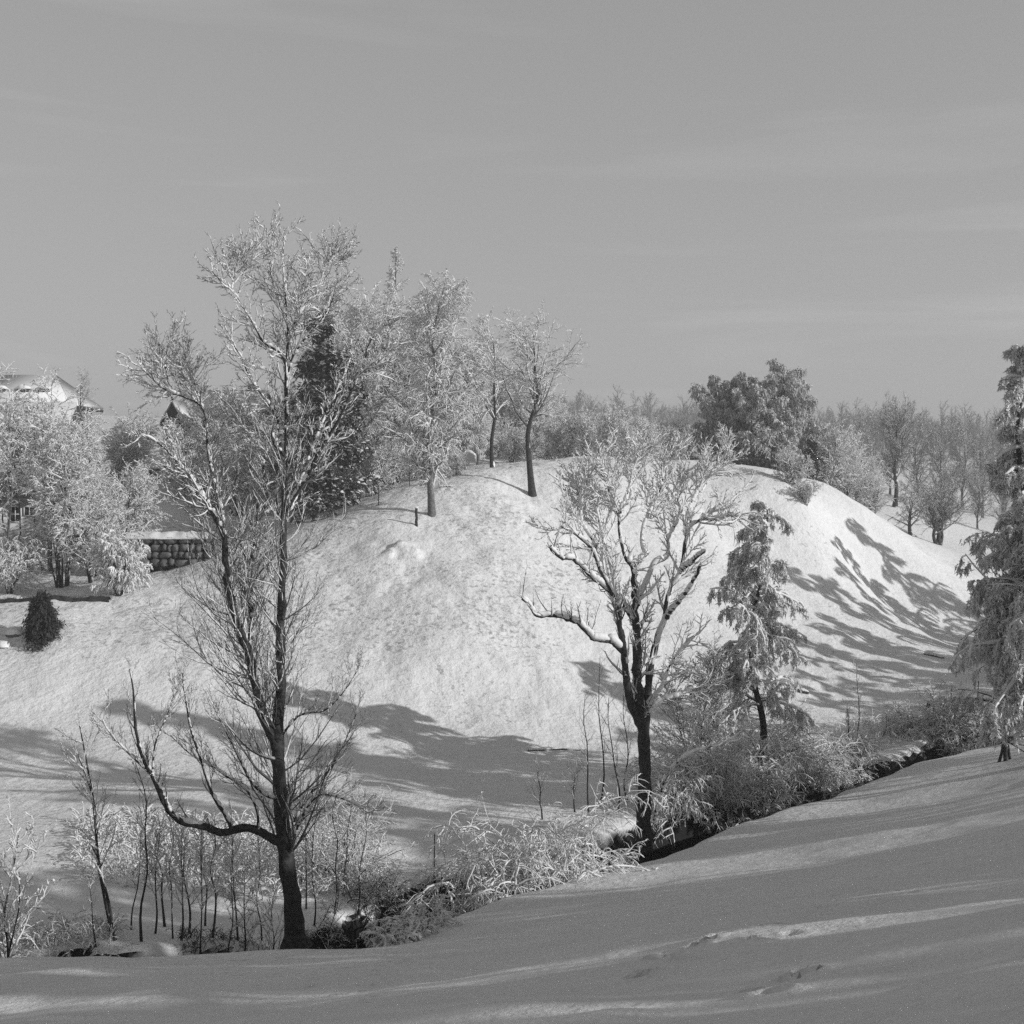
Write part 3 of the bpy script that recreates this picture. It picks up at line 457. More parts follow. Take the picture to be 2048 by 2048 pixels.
# ---------------------------------------------------------------- parked car under frost on the crest
def car():
    p = gp(905, 106, 0); root = empty('parked_car', p); Lc, wd, hh = 3.9, 1.65, 1.45
    side_ = np.array([(-1.95, .35), (-1.95, .75), (-1.3, .88), (-1.0, .95), (-.55, 1.38), (.9, 1.42), (1.6, 1.15), (1.92, .9), (1.95, .4)]); m = MB(); n = len(side_)
    for ya, yb, s0, s1 in [(-wd/2, -wd/2+.12, .93, 1.), (-wd/2+.12, wd/2-.12, 1., 1.), (wd/2-.12, wd/2, 1., .93)]:
        c = side_.mean(0); A = c+(side_-c)*s0; B_ = c+(side_-c)*s1; v = [(a[0], ya, a[1]) for a in A]+[(b[0], yb, b[1]) for b in B_]; m.add(v, [[i, (i+1) % n, n+(i+1) % n, n+i] for i in range(n)]); 
    for y, s0, fl in ((-wd/2, .93, 0), (wd/2, .93, 1)):
        c = side_.mean(0); A = c+(side_-c)*s0; v = [(a[0], y, a[1]) for a in A]+[(c[0], y, c[1])]; f = [[i, n, (i+1) % n] for i in range(n)]; m.add(v, f)
    m.build('body', M['metal'], root); g_ = MB()
    g_.add([(-.85, -wd/2-.008, .95), (-.1, -wd/2-.008, .95), (-.1, -wd/2-.008, 1.27), (-.5, -wd/2-.008, 1.27)], [[0, 1, 2, 3]]); g_.add([(0, -wd/2-.008, .95), (.85, -wd/2-.008, .95), (.8, -wd/2-.008, 1.27), (0, -wd/2-.008, 1.27)], [[0, 1, 2, 3]]); g_.build('side_windows', M['glass'], root, smooth=False)
    for x in (-1.2, 1.2):
        t = MB(); a = np.linspace(0, 2*np.pi, 25)[:-1]; P = np.stack([x+.24*np.cos(a), 0*a-wd/2-.02, .31+.24*np.sin(a)], -1); P = np.concatenate([P, P[:1]])[None]; t.tubes(P, np.full((1, 25), .08), 6); wo = t.build('wheel', M['rubber'], root); h = MB(); v = [(x+.2*math.cos(q), -wd/2-.04, .31+.2*math.sin(q)) for q in a]+[(x, -wd/2-.06, .31)]; h.add(v, [[i, (i+1) % 24, 24] for i in range(24)]); h.build('rim', M['metal'], wo)
    s = MB(); xs_ = np.linspace(-1.9, 1.9, 26); top = np.interp(xs_, side_[1:8, 0], side_[1:8, 1]); ys_ = np.linspace(-wd/2+.02, wd/2-.02, 10); XX, YY = np.meshgrid(xs_, ys_); T_ = np.broadcast_to(top, XX.shape); ed = np.clip((1-np.abs(YY)/(wd/2))*4, 0, 1)**.5*np.clip((1-np.abs(XX)/1.95)*8, .3, 1)
    ZZ = T_+.16*ed; v = np.concatenate([np.stack([XX, YY, ZZ], -1).reshape(-1, 3), np.stack([XX, YY, T_-.05], -1).reshape(-1, 3)]); k = np.arange(25)[None]+np.arange(9)[:, None]*26; f = [np.stack([k, k+1, k+27, k+26], -1).reshape(-1, 4)]
    e = np.arange(25); f.append(np.stack([e, e+260, e+261, e+1], -1)); f.append(np.stack([e+234, e+235, e+495, e+494], -1)); s.add(v, np.concatenate(f)); s.build('snow', M['snow'], root)
    tag(root, 'snow-covered parked car half hidden by frosted twigs on the crest', 'car')
car()
# ---------------------------------------------------------------- posts, stakes, logs
def post(name, label, px, Y, h, r, lean=(0, 0), snow=.06, cat='post', dz=0., square=False, group=None):
    b = gp(px, Y, -.1+dz); root = empty(name, b); t = np.linspace(0, 1, 7)[:, None]; P = np.concatenate([t*lean[0], t*lean[1], t*(h+.1)], 1)+np.random.default_rng(int(px)).normal(size=(7, 3))*r*.12
    R = r*(1-.12*t[:, 0]); m = MB(); m.tubes(P[None], R[None], 8); e = P[-1]; a = np.arange(8)*np.pi/4; m.add(np.concatenate([[e+(0, 0, .01)], e+np.stack([np.cos(a), np.sin(a), a*0], -1)*R[-1]]), [[0, 1+i, 1+(i+1) % 8] for i in range(8)]); m.build('wood', M['bark'], root)
    if snow: s = MB(); q = np.linspace(0, 1, 5); s.tubes((e+np.column_stack([q*0, q*0, -.005+q*snow]))[None], (R[-1]*1.25*np.sqrt(np.clip(1.02-q**2, .01, 1)))[None], 8); s.build('snow_cap', M['snow'], root)
    return tag(root, label, cat, group)
post('fence_post', 'short thick weathered post standing alone on the slope crest', 833, 80.3, 1.05, .09)
post('stake', 'thin stake left of the leaning birch foot', 819, 88, 1.4, .03)
post('stake', 'thin stake on the crest beside the dark spruce', 757, 84, 1.3, .03)
post('stake', 'thin leaning stake among twigs at the lower left, right of the sapling pair', 197, 31.9, 1.15, .025, (.08, 0), snow=.03)
post('stake', 'thin leaning stake in the lower left corner', 3, 30.6, 1.4, .025, (.12, 0), snow=.03)
post('stake', 'dark leaning stake behind the small snow-capped clump', 896, 40.2, 1.25, .035, (.17, 0), snow=.03)
post('stake', 'thin straight stick between tall tree thicket and leaning stake', 868, 41, 1.3, .02, (.02, 0), snow=0)
post('stake', 'leaning broken stake on the right meadow, left of the paired stakes', 1785, 66.5, 1.0, .035, (.35, 0), snow=.03)
post('fence_post', 'left one of two leaning weathered posts on the right meadow', 1845, 67.5, 1.15, .06, (.32, 0))
post('fence_post', 'right one of two leaning weathered posts on the right meadow', 1852, 67.8, 1.2, .06, (.30, 0))
post('stake', 'thin upright stake beneath the hanging conifer boughs', 1955, 70, 1.2, .03, (.05, 0), snow=.03)
post('stake', 'thin upright stake left of the one under the hanging boughs', 1900, 69, 1.1, .03, (.1, 0), snow=.03)
def snowy_fence_post():
    b = gp(2011, 50.5, -.1); root = empty('fence_post', b); rng = np.random.default_rng(8); m = MB(); t = np.linspace(0, 1, 8)[:, None]
    for dx, dy, r in ((0, 0, .085), (.22, .1, .06), (-.2, .12, .06)): P = np.concatenate([dx*(1-t), dy*(1-t), t*1.15], 1)+rng.normal(size=(8, 3))*.01; m.tubes(P[None], (r*(1-.2*t[:, 0]))[None], 7)
    m.build('wood', M['bark'], root); s = MB(); q = np.linspace(0, 1, 7); rr = np.sqrt(np.clip(1.02-(2*q-1)**2, .02, 1)); s.tubes((np.array([0, 0, 1.08])+np.column_stack([q*0, q*0, q*.28]))[None], (.13*rr*(1+.1*rng.normal(size=7)))[None], 9); s.tubes((np.array([.28, .1, 1.0])+np.column_stack([q*.1, q*0, q*.3]))[None], (.12*rr)[None], 8); s.build('snow_cap', M['snow'], root)
    wz = MB(); u = np.linspace(0, 1, 12)
    for z0, ex, ey, ez in ((1.0, 3.2, .6, .9), (.8, 3.2, .4, .3), (.85, 2.6, -3.5, -.8)): wz.tubes(np.column_stack([.05+u*ex, u*ey, z0+u*(ez-.2)-.25*np.sin(u*np.pi)])[None], np.full((1, 12), .022), 5)
    wz.build('rail', M['bark'], root); tag(root, 'snow-capped crooked post with thin rails at the edge of the front slope, far right', 'post')
snowy_fence_post()
def log(name, label, px, Y, L, r, ang, snow, dz=.0, twigs=0):
    b = gp(px, Y, 0); root = empty(name, b); t = np.linspace(-.5, .5, 12); rng = np.random.default_rng(int(px)); x = t*L*math.cos(ang); y = t*L*math.sin(ang); z = ground(x+b[0], y+b[1])-b[2]+r*.6+dz; P = np.column_stack([x, y, z+rng.normal(size=12)*r*.15]); R = r*np.linspace(1, .5, 12); m = MB(); m.tubes(P[None], R[None], 8)
    for k, e in ((0, P[0]), (11, P[-1])): a = np.arange(8)*np.pi/4; d = np.array([-math.sin(ang), math.cos(ang), 0]); m.add(np.concatenate([[e], e+R[k]*(np.cos(a)[:, None]*d+np.sin(a)[:, None]*np.array([0, 0, 1.]))]), [[0, 1+i, 1+(i+1) % 8] for i in range(8)])
    m.build('wood', M['bark'], root)
    if snow: s = MB(); snow_on(s, rng, P[None], R[None], snow, 7, .9); s.build('snow', M['snow'], root)
    return tag(root, label, 'log')
log('fallen_branch', 'long fallen branch lying in the shaded snow left of the broad tree', 1115, 61.5, 2.9, .05, .35, .03)
log('log', 'short dark log end on the snow right of the slender tree', 1603, 72, .75, .15, .15, .05)
log('log', 'dark log lying right of the leaning birch foot on the crest', 890, 86, .8, .08, 0, .05)
log('log', 'small half-buried log on the bright flat right of centre', 1868, 82, 1.2, .09, -.3, .12)
# snow-covered boulders
def boulder(label, px, Y, s3, seed, sink=.3):
    rng = np.random.default_rng(seed); b = gp(px, Y, 0); root = empty('boulder', b); u = np.linspace(0, np.pi, 12)[:, None]; v = np.linspace(0, 2*np.pi, 19)[None, :-1]; S0 = np.stack([np.sin(u)*np.cos(v), np.sin(u)*np.sin(v), np.cos(u)+0*v], -1); d = 1+.14*vn(S0[..., 0]*1.7+seed, S0[..., 1]*1.7+S0[..., 2], .5, 5)
    i = np.arange(11)[:, None]*18; j = np.arange(18)[None]; f = np.stack([i+j, i+18+j, i+18+(j+1) % 18, i+(j+1) % 18], -1); m = MB(); m.add((S0*d[..., None]*s3+(0, 0, -sink*s3[2])).reshape(-1, 3), f); m.build('rock', M['stone'], root); s3 = np.array(s3)
    s = MB(); q = S0*d[..., None]*s3*(1.0, 1.0, 1.12)+(0, 0, -sink*s3[2]+.06); q[..., 2] = np.where(S0[..., 2] > .1, q[..., 2]+.05, q[..., 2]-.3); q[S0[..., 2] <= .1] *= (.9, .9, 1); s.add(q.reshape(-1, 3), f); s.build('snow', M['snow'], root); tag(root, label, 'boulder')
boulder('small snow-capped boulder left of the lone small spruce', 30, 67, np.array([.45, .3, .28]), 4)
boulder('tiny snow-capped boulder at the left edge below the terrace', 5, 66, np.array([.35, .3, .22]), 5)
ORD = ['first', 'second', 'third', 'fourth', 'fifth', 'sixth', 'seventh', 'eighth', 'ninth', 'tenth', 'eleventh', 'twelfth', 'thirteenth', 'fourteenth', 'fifteenth', 'sixteenth']
cone = lambda t: (1-t)**.72+.05
oval = lambda t: .25+np.sqrt(np.clip(1-((t-.45)/.56)**2, 0, 1))
dome = lambda t: .45+.55*np.sqrt(np.clip(1-((t-.35)/.66)**2, 0, 1))
SB, PB = (M['bark'], M['twig']), (M['bark_pale'], M['twig_pale'])
def frost_levels(r, n1=34, n2=9, n3=6, s=.05, droop=0., t0=.22, ang=.8, shape=oval, rmin=.012, cover=.75):
    return [dict(n=n1, ln=r, t0=t0, t1=.99, rel=False, shape=shape, ang=ang, up=.5-droop*.5, K=7, wob=.13, rr=.5, rmin=rmin, snow=s*1.1, S=4, cover=cover),
            dict(n=n2, ln=.55, ang=.7, up=.2-droop, K=5, wob=.2, rmin=rmin*.8, snow=s, cover=cover),
            dict(n=n3, ln=.6, ang=.7, up=.1-droop*1.6, K=4, wob=.2, rmin=rmin*.6, snow=s*.75, cover=cover)]
# ---- slender snow-laden tree and the trees at the right edge
def laden(name, label, loc, H, r, R0, seed, n1=46, s=.09, drooping=1.5, lean=(0, 0), t0=.2, shape=cone, needles=True, cat='tree', n2=10, n3=6, group=None, wob=.012, nsnow=.75):
    return make_tree(name, label, cat, loc, H, r, [
        dict(n=n1, ln=R0, t0=t0, t1=.995, rel=False, shape=shape, ang=1.05, up=-drooping*.7, K=8, wob=.12, rr=.45, rmin=.014, snow=s, S=5),
        dict(n=n2, ln=.55, ang=.8, up=-drooping*1.5, K=6, wob=.18, rmin=.009, snow=s*.8, S=4),
        dict(n=n3, ln=.55, ang=.7, up=-drooping*2, K=4, wob=.2, rmin=.006, snow=s*.45)], seed, snow=s, lean=lean, wob=wob, cover=.8, tsnow=0,
        needles=dict(n=6, size=.20, drop=.15, snow=nsnow, ssize=.12, spread=.08) if needles else None, group=group, nm='frost_needle')
C_levels_bias = dict(bias=(-.2, 0, 0))
laden('slender_tree', 'slender leaning tree clothed in drooping snow, standing right of the broad bare tree', gp(1505, 56, -.2), 11.6, .17, 3.4, 21, n1=62, lean=(.035, 0), t0=.27, s=.10, shape=lambda t: 1.05-.72*t, wob=.02)
laden('conifer', 'tall snow-laden conifer with a pointed top at the right edge', gp(2082, 47.5, -.3), 15.2, .24, 3.2, 31, n1=100, s=.10, shape=lambda t: .2+.85*(1-t), t0=.12, n2=11, n3=7, lean=(-.045, 0))
laden('conifer', 'broad drooping snow-laden tree hanging over the stream, lowest at the right edge', gp(2100, 47, -.3), 8.8, .22, 3.4, 33, n1=50, s=.06, shape=dome, t0=.3, n2=12, n3=8, wob=.03, drooping=1.2)
laden('conifer', 'snow-laden conifer behind the pointed one at the right edge', gp(2045, 62, -.3), 12.0, .22, 3.3, 35, n1=64, s=.075, shape=lambda t: 1-.6*t, t0=.1, n2=10, n3=6)
# trees just outside the frame, whose shadows fall across the snow
sh = laden('conifer', 'snow-laden conifer out of view beyond the right edge', (24, 38.5, gz(24, 38.5)-.3), 12.0, .3, 3.3, 41, n1=52, s=.10, shape=lambda t: 1-.7*t, t0=.12, n2=9, n3=5, group='trees beyond the right edge')
for x, y, h, rz in [(20, 11, 6, 1), (27, 7, 9, 2), (31, 14, 10, 0), (14, -3, 6, 1), (12.5, -9, 7, 2), (17, -11, 8, 3), (22, -13, 9, 4), (28, -14, 10, 5), (35, -2, 11, 0), (35, 10, 11, 1.4), (34, 21, 11, 2.4), (37, 30, 12, 3.4), (13, -15, 8, 1), (50, 80, 17, 5), (39, 74, 11, 3), (43, 65, 9, 1.9), (46, 68, 13, 4), (20, 1, 7, 1), (17, -2, 6, .6), (28, -3, 9, 2), (30, 18, 10, 4), (21, 5, 7, 2.6), (39, 77, 9, 1.2), (37, 71, 9, 2.2), (36, 65, 9, .3), (48, 71, 13, .9), (53, 92, 19, 0), (24, 10, 9, 2.3), (26, 22, 9, 3.1), (17.5, 20, 6, .4), (24, -7, 9, 5), (31, 48, 9.5, 1), (34, 53.5, 8, 2), (40, 62, 8, 3), (35, 59.5, 8, 1), (38, 66, 9, 2), (34, 70, 8.5, 4), (43, 72, 11, 0), (43, 69, 12, 4), (46, 74, 11, 5), (44.5, 80, 17, .4), (50, 84, 17, 2.2), (46, 89, 17, 3.7), (42, 76, 12.5, 0), (46, 73.5, 13, 2), (21, 22, 8, 4.4), (24, 16, 8.5, 5.1), (20, 9.5, 7.5, 2.9), (26, 4, 9, .2), (22, -3, 8, 1.1), (31, -8, 10, 3), (29, 11, 10, 0)]:
    copy_tree(sh, (x, y, gz(x, y)-.3), rz, (h/12.*(1.15 if y < 60 else .78),)*2+(h/12.,))
# ---- dark spruce behind the tall bare tree
def spruce(name, label, loc, H, R0, seed, snow=.3, n1=100, size=.32, ssize=.22, n=7, group=None, t0=.03, mn='needle'):
    return make_tree(name, label, 'tree', loc, H, .012*H+.05, [
        dict(n=n1, ln=R0, t0=t0, t1=.995, rel=False, shape=cone, ang=1.35, up=-.35, K=6, wob=.1, rr=.4, rmin=.02, snow=0),
        dict(n=9, ln=.5, ang=.8, up=-.6, K=4, wob=.2, rmin=.01, snow=0)], seed, tsnow=0,
        needles=dict(n=n, size=size, drop=.2, snow=snow, ssize=ssize, spread=.22), group=group)
spruce('spruce', 'dark dense spruce with patchy snow behind the tall bare tree', gp(648, 87, -.3), 13.4, 3.9, 51, snow=.42, n1=120, n=11, size=.45, ssize=.34)
spruce('spruce', 'small dark cone-shaped spruce alone on the snowy left slope', gp(82, 66.3, -.1), 2.2, .95, 52, snow=.0, n1=150, n=12, size=.22, ssize=.06)
# ---- frosted birches on the crest
def birch(label, px, Y, H, r, R0, seed, droop=.9, n1=66, lean=(0, 0), mats=PB, s=.05, shape=oval, t0=.10, n2=12, n3=8, cover=.8):
    return make_tree('birch', label, 'tree', gp(px, Y, -.2), H, r, frost_levels(R0, n1, n2, n3, s, droop, shape=shape, t0=t0, ang=.65, rmin=.014, cover=cover), seed, mats=mats, lean=lean, wob=.012, tsnow=.05)
birch('frosted weeping birch whose dark leaning trunk foot stands on the slope crest', 864, 82, 14.2, .22, 3.1, 61, lean=(.02, 0))
birch('tallest frosted birch with a narrow spire top behind the others on the crest', 792, 97, 17.6, .2, 3.7, 62, shape=lambda t: (1-t)**.75+.1)
birch('frosted birch half hidden between the dark spruce and the spire-topped birch', 722, 95, 13.4, .2, 3.6, 63, shape=dome)
b1 = birch('frosted birch rising behind the dark spruce', 668, 104, 15.6, .2, 3.0, 64)
for k, (px, Y, s_) in enumerate([(705, 108, .88), (755, 106, .82), (828, 104, .86), (872, 108, .72), (955, 106, .58)]):
    copy_tree(b1, gp(px, Y, -.2), 1.3*k+.6, s_, 'pale frosted birch in the second row behind the crest, %s from the left' % ORD[k], 'second row birches')
birch('low frosted birch filling the gap right of the leaning birch', 930, 101, 9.0, .16, 3.0, 65, shape=dome)
make_tree('bare_tree', 'dark-trunked bare tree with frosted spreading crown on the crest above the centre', 'tree', gp(1065, 88, -.1), 10.6, .23, frost_levels(3.9, 30, 10, 8, .045, .3, t0=.42, shape=dome, ang=.95), 66, lean=(.01, 0), wob=.02, tsnow=.03, tcover=.2)
make_tree('bare_tree', 'frosted tree left of the dark-trunked tree on the crest', 'tree', gp(985, 94, -.1), 9.6, .16, frost_levels(2.8, 26, 9, 7, .05, .3, t0=.35, shape=dome), 67)
# ---- frosted trees and shrubs that close the view behind the crest: two builds, copied
ft = make_tree('frosted_tree', 'frosted round tree on the skyline above the broad bare tree, first from the left', 'tree', gp(1120, 126, -.2), 5.4, .14, frost_levels(2.6, 26, 9, 6, .055, .1, t0=.1, shape=dome), 71, nst=3, spread=.15, group='frosted trees behind the crest')
fs = make_tree('frosted_shrub', 'frosted shrub below the skyline right of the dark-trunked tree, first from the left', 'shrub', gp(1130, 108, -.2), 3.6, .06, frost_levels(1.5, 16, 8, 6, .045, .2, t0=.05, shape=dome), 72, nst=6, spread=.35, group='frosted shrubs on the crest')
rg = np.random.default_rng(7)
ft.scale = (.72,)*3
for k, (px, Y, h) in enumerate([(1175, 130, 3.6), (1235, 122, 4.2), (1290, 132, 3.4), (1345, 124, 3.2), (1378, 130, 3.2)]):
    copy_tree(ft, gp(px, Y, -.2), rg.random()*6, h/5.4, 'frosted round tree on the skyline above the broad bare tree, %s from the left' % ORD[k+1])
for k, (px, Y, h) in enumerate([(1175, 106, 3.2), (1215, 110, 3.8), (1262, 105, 2.8), (1305, 112, 3.6), (1350, 114, 3.0)]):
    copy_tree(fs, gp(px, Y, -.2), rg.random()*6, h/3.6, 'frosted shrub below the skyline right of the dark-trunked tree, %s from the left' % ORD[k+1])
for k, (px, Y, h) in enumerate([(690, 122, 9), (745, 128, 8), (815, 124, 9), (890, 130, 7.5), (960, 128, 8), (1030, 126, 6.5), (1075, 122, 5.6)]):
    copy_tree(ft, gp(px, Y, -.2), rg.random()*6, h/5.4, 'frosted tree far behind the crest birches, %s from the left' % ORD[k], 'frosted trees far behind the birches')
for k, (px, Y, h) in enumerate([(950, 114, 3.2), (990, 118, 3.6), (1025, 112, 2.8), (1060, 116, 3.4), (1095, 111, 2.8)]):
    copy_tree(fs, gp(px, Y, -.2), rg.random()*6, h/3.6, 'frosted garden shrub behind the dark-trunked crest tree, %s from the left' % ORD[k], 'garden shrubs on the crest')
for k, (px, Y, h) in enumerate([(700, 91, 3.0), (745, 90, 3.2), (790, 91, 2.8), (838, 92, 2.6), (880, 91, 1.8), (915, 90, 1.7), (700, 98, 4.0), (770, 99, 3.8), (840, 100, 3.6)]):
    copy_tree(fs, gp(px, Y, -.2), rg.random()*6, h/3.6, 'low frosted shrub under the crest birches, %s from the left' % ORD[k], 'shrubs under the birches')
# ---- grey evergreen clump on the right of the crest
def clump(label, px, Y, H, R0, seed, **k):
    return make_tree('evergreen_tree', label, 'tree', gp(px, Y, -.2), H, .2, [
        dict(n=30, ln=R0, t0=.12, t1=.99, rel=False, shape=k.get('shape', dome), ang=.85, up=.1, K=7, wob=.12, rr=.5, rmin=.02, snow=.05, S=4),
        dict(n=9, ln=.5, ang=.7, up=-1.3, K=5, wob=.2, rmin=.012, snow=.05),
        dict(n=6, ln=.6, ang=.6, up=-2, K=4, wob=.2, rmin=.01, snow=.04)], seed, nst=3, spread=.18, snow=.05,
        needles=dict(n=8, size=.36, drop=.25, snow=.4, ssize=.2, spread=.2), nm='grey_needle')
clump('grey drooping evergreen, left and lower one of the clump on the right crest', 1458, 121, 7.9, 3.3, 81)
clump('tallest grey drooping evergreen of the clump on the right crest', 1532, 119, 9.0, 3.2, 82)
clump('grey evergreen at the right end of the clump on the crest', 1588, 123, 8.8, 2.7, 83)
spruce('spruce', 'small dark spruce at the right foot of the evergreen clump', gp(1622, 112, -.1), 3.6, .9, 84, snow=.15, n1=50)
make_tree('frosted_tree', 'small pale frosted tree in front of the dark hedge', 'tree', gp(1455, 111, -.1), 3.0, .07, frost_levels(1.7, 16, 9, 6, .05, 0, t0=.3, shape=dome), 85, mats=PB)
make_tree('frosted_shrub', 'rounded frosted bush at the edge of the right crest casting a shadow', 'shrub', gp(1592, 100, -.1), 2.7, .05, frost_levels(1.3, 16, 8, 6, .035, .3, t0=.05, shape=dome), 86, nst=7, spread=.4)
make_tree('frosted_shrub', 'small frosted bush lower on the rim of the right crest', 'shrub', gp(1612, 97.5, -.1), 1.6, .04, frost_levels(.9, 12, 7, 5, .03, .3, t0=.05, shape=dome), 87, nst=6, spread=.45)
def hedge(label, p0, p1, Y0, Y1, h, th, seed):
    rng = np.random.default_rng(seed); a = gp(p0, Y0); b = gp(p1, Y1); n = 2600; t = rng.random(n); c = a[None]*(1-t[:, None])+b[None]*t[:, None]
    c[:, 1] += rng.normal(size=n)*th*.3; c[:, 0] += rng.normal(size=n)*.1; hh = h*(.85+.2*vn(c[:, 0], c[:, 0]*0, 1.1, 33)); c[:, 2] = ground(c[:, 0], c[:, 1])
    d = nrm(np.column_stack([rng.normal(size=n)*.35, rng.normal(size=n)*.35, np.ones(n)])); P = c[:, None]+d[:, None]*(hh*rng.uniform(.5, 1, n))[:, None, None]*np.linspace(0, 1, 5)[None, :, None]
    root = empty('hedge', a); P = P-a; m = MB(); m.tubes(P, np.full((n, 5), .012), 3); m.build('branches', M['twig'], root); g = MB(); s = MB()
    leaf_cloud(g, s, rng, P, n=8, size=.2, drop=0, snow=.10, ssize=.14, spread=.1); g.build('foliage', M['needle'], root); s.build('snow', M['snow'], root); tag(root, label, 'hedge')
hedge('dark clipped hedge with dusted top along the right crest under the evergreens', 1365, 1575, 116, 116, 1.1, 1.0, 91)
# ---- right-hand valley behind the crest
make_tree('bare_tree', 'large round-crowned grey tree in the valley behind the right ridge', 'tree', gp(1790, 150, -.2), 10.2, .26, frost_levels(3.9, 44, 12, 9, .035, -.2, t0=.26, shape=dome, rmin=.02, cover=.5), 101)
make_tree('bare_tree', 'small dark spreading tree on open snow below the large round-crowned one', 'tree', gp(1877, 135, -.2), 5.4, .26, frost_levels(3.6, 30, 9, 7, .03, -.3, t0=.22, shape=dome, rmin=.018, ang=.95, cover=.5), 102, nst=3, spread=.25)
make_tree('bare_tree', 'dark drooping tree between the ridge and the small spreading tree', 'tree', gp(1822, 128, -.2), 4.6, .2, frost_levels(2.4, 26, 9, 7, .035, .8, t0=.2, shape=dome, rmin=.018, cover=.45), 103)
for k, (px, Y, h) in enumerate([(1655, 122, 5.6), (1690, 127, 6.0), (1722, 131, 4.8), (1745, 124, 3.6)]):
    copy_tree(ft, gp(px, Y, -.2), rg.random()*6, h/5.4, 'grey twiggy tree behind the right ridge line, %s from the left' % ORD[k], 'trees behind the right ridge')
vt = make_tree('bare_tree', 'dim grey tree in the wood behind the large round-crowned tree, first from the left', 'tree', gp(1735, 185, -.2), 9.5, .18, frost_levels(3.8, 34, 11, 9, .04, -.1, t0=.12, shape=dome, rmin=.024, cover=.4), 105, mats=(M['twig'], M['twig_pale']), group='trees of the valley wood')
for k, (px, Y, h) in enumerate([(1780, 195, 9.5), (1835, 188, 10.5), (1880, 178, 9.8), (1925, 190, 11), (1965, 176, 9.4), (2005, 186, 10.4), (2045, 180, 10), (1900, 160, 6), (1955, 158, 6.4), (2010, 156, 6.5)]):
    copy_tree(vt, gp(px, Y, -.2), rg.random()*6, h/9.5, 'dim grey tree in the wood behind the large round-crowned tree, %s from the left' % ORD[k+1])
def far_wood():
    rng = np.random.default_rng(77); mt = MB(); n = 520; px = rng.uniform(1000, 2500, n); Y = rng.uniform(330, 520, n); x = (px-CX)/F*Y; z = ground(x, Y); H = rng.uniform(9, 14, n)
    P = np.stack([np.column_stack([x, Y, z+f*H]) for f in (0, .33, .66, 1)], 1); R = np.broadcast_to([.25, .2, .12, .05], (n, 4)); mt.tubes(P, R, 4)
    c, r = spawn(rng, P, R, 16, 3.6, t0=.2, rel=False, shape=dome, ang=.8, up=.6, K=4, rmin=.07); mt.tubes(c, r, 3); c, r = spawn(rng, c, r, 7, .6, ang=.7, K=3, rmin=.05); mt.tubes(c, r, 3)
    tag(mt.build('far_wood', M['twig_pale']), 'far grey wood along the hill on the right horizon', 'wood', kind='stuff')
far_wood()
# ---- left side: gardens and trees in front of the houses
make_tree('frosted_tree', 'tall bright frosted tree cut by the left edge', 'tree', gp(-42, 79, -.2), 13.6, .22, frost_levels(2.6, 36, 10, 7, .05, .4, t0=.15, shape=oval), 111, mats=PB)
make_tree('birch', 'cluster of thin dark-stemmed frosted birches in front of the left house', 'tree', gp(125, 75, -.2), 9.6, .075, frost_levels(1.8, 22, 9, 7, .04, .5, t0=.25, shape=dome), 112, nst=9, spread=.12)
make_tree('frosted_tree', 'thin pale frosted tree before the roof of the near white house', 'tree', gp(25, 80, -.2), 10.6, .09, frost_levels(2.3, 20, 9, 7, .055, .5, t0=.5, shape=oval), 124, mats=PB, nst=3, spread=.14)
make_tree('frosted_tree', 'tall thin frosted tree veiling the right end of the near white roof', 'tree', gp(98, 81.5, -.2), 11.4, .09, frost_levels(2.2, 24, 9, 7, .05, .4, t0=.4, shape=oval), 125, mats=PB, nst=3, spread=.14)
make_tree('frosted_shrub', 'tangled frosted shrub with drooping boughs between the birch cluster and the left edge', 'shrub', gp(20, 74, -.1), 2.6, .08, frost_levels(2.1, 14, 8, 7, .05, .9, t0=.2, shape=dome), 113, nst=5, spread=.25)
make_tree('frosted_shrub', 'bright white weeping shrub at the end of the garden terrace', 'shrub', gp(240, 72.5, -.1), 3.3, .08, frost_levels(1.5, 24, 11, 8, .07, 1.5, t0=.15, shape=dome), 114, nst=5, spread=.22)
make_tree('frosted_shrub', 'grey frosted shrub between birch cluster and white weeping shrub', 'shrub', gp(185, 75.5, -.1), 5.2, .08, frost_levels(2.0, 16, 9, 7, .04, .6, t0=.1, shape=dome), 115, nst=5, spread=.2)
make_tree('frosted_tree', 'dense frosted tree rising behind the white weeping shrub', 'tree', gp(205, 80, -.2), 9.0, .12, frost_levels(2.6, 30, 10, 8, .045, .4, t0=.12, shape=dome), 121, nst=4, spread=.16)
make_tree('frosted_tree', 'frosted tree left of the boulder wall between terrace and sheds', 'tree', gp(252, 83, -.2), 5.6, .1, frost_levels(2.1, 26, 10, 7, .045, .5, t0=.12, shape=dome), 122, nst=4, spread=.2)
make_tree('frosted_tree', 'round frosted tree with a white top left of the small gabled house', 'tree', gp(240, 106, -.2), 6.4, .16, frost_levels(2.8, 30, 10, 7, .05, .5, t0=.2, shape=dome), 116, nst=3, spread=.15)
make_tree('bare_tree', 'dim bare tree beside the hipped roof at upper left', 'tree', gp(160, 124, -.2), 9.8, .16, frost_levels(2.3, 24, 8, 6, .03, 0, t0=.3, shape=dome, cover=.4), 117)
make_tree('frosted_tree', 'bright frosted tree before the upper left house roof', 'tree', gp(30, 100, -.2), 8.4, .16, frost_levels(3.2, 30, 10, 7, .06, .5, t0=.15, shape=dome), 118, mats=PB, nst=3, spread=.15)
gt = make_tree('frosted_tree', 'frosted garden tree seen through the tall bare tree, first from the left', 'tree', gp(385, 97, -.2), 6.6, .12, frost_levels(2.2, 26, 10, 7, .055, .7, t0=.12, shape=dome), 119, nst=3, spread=.2, group='garden trees behind the boulder wall')
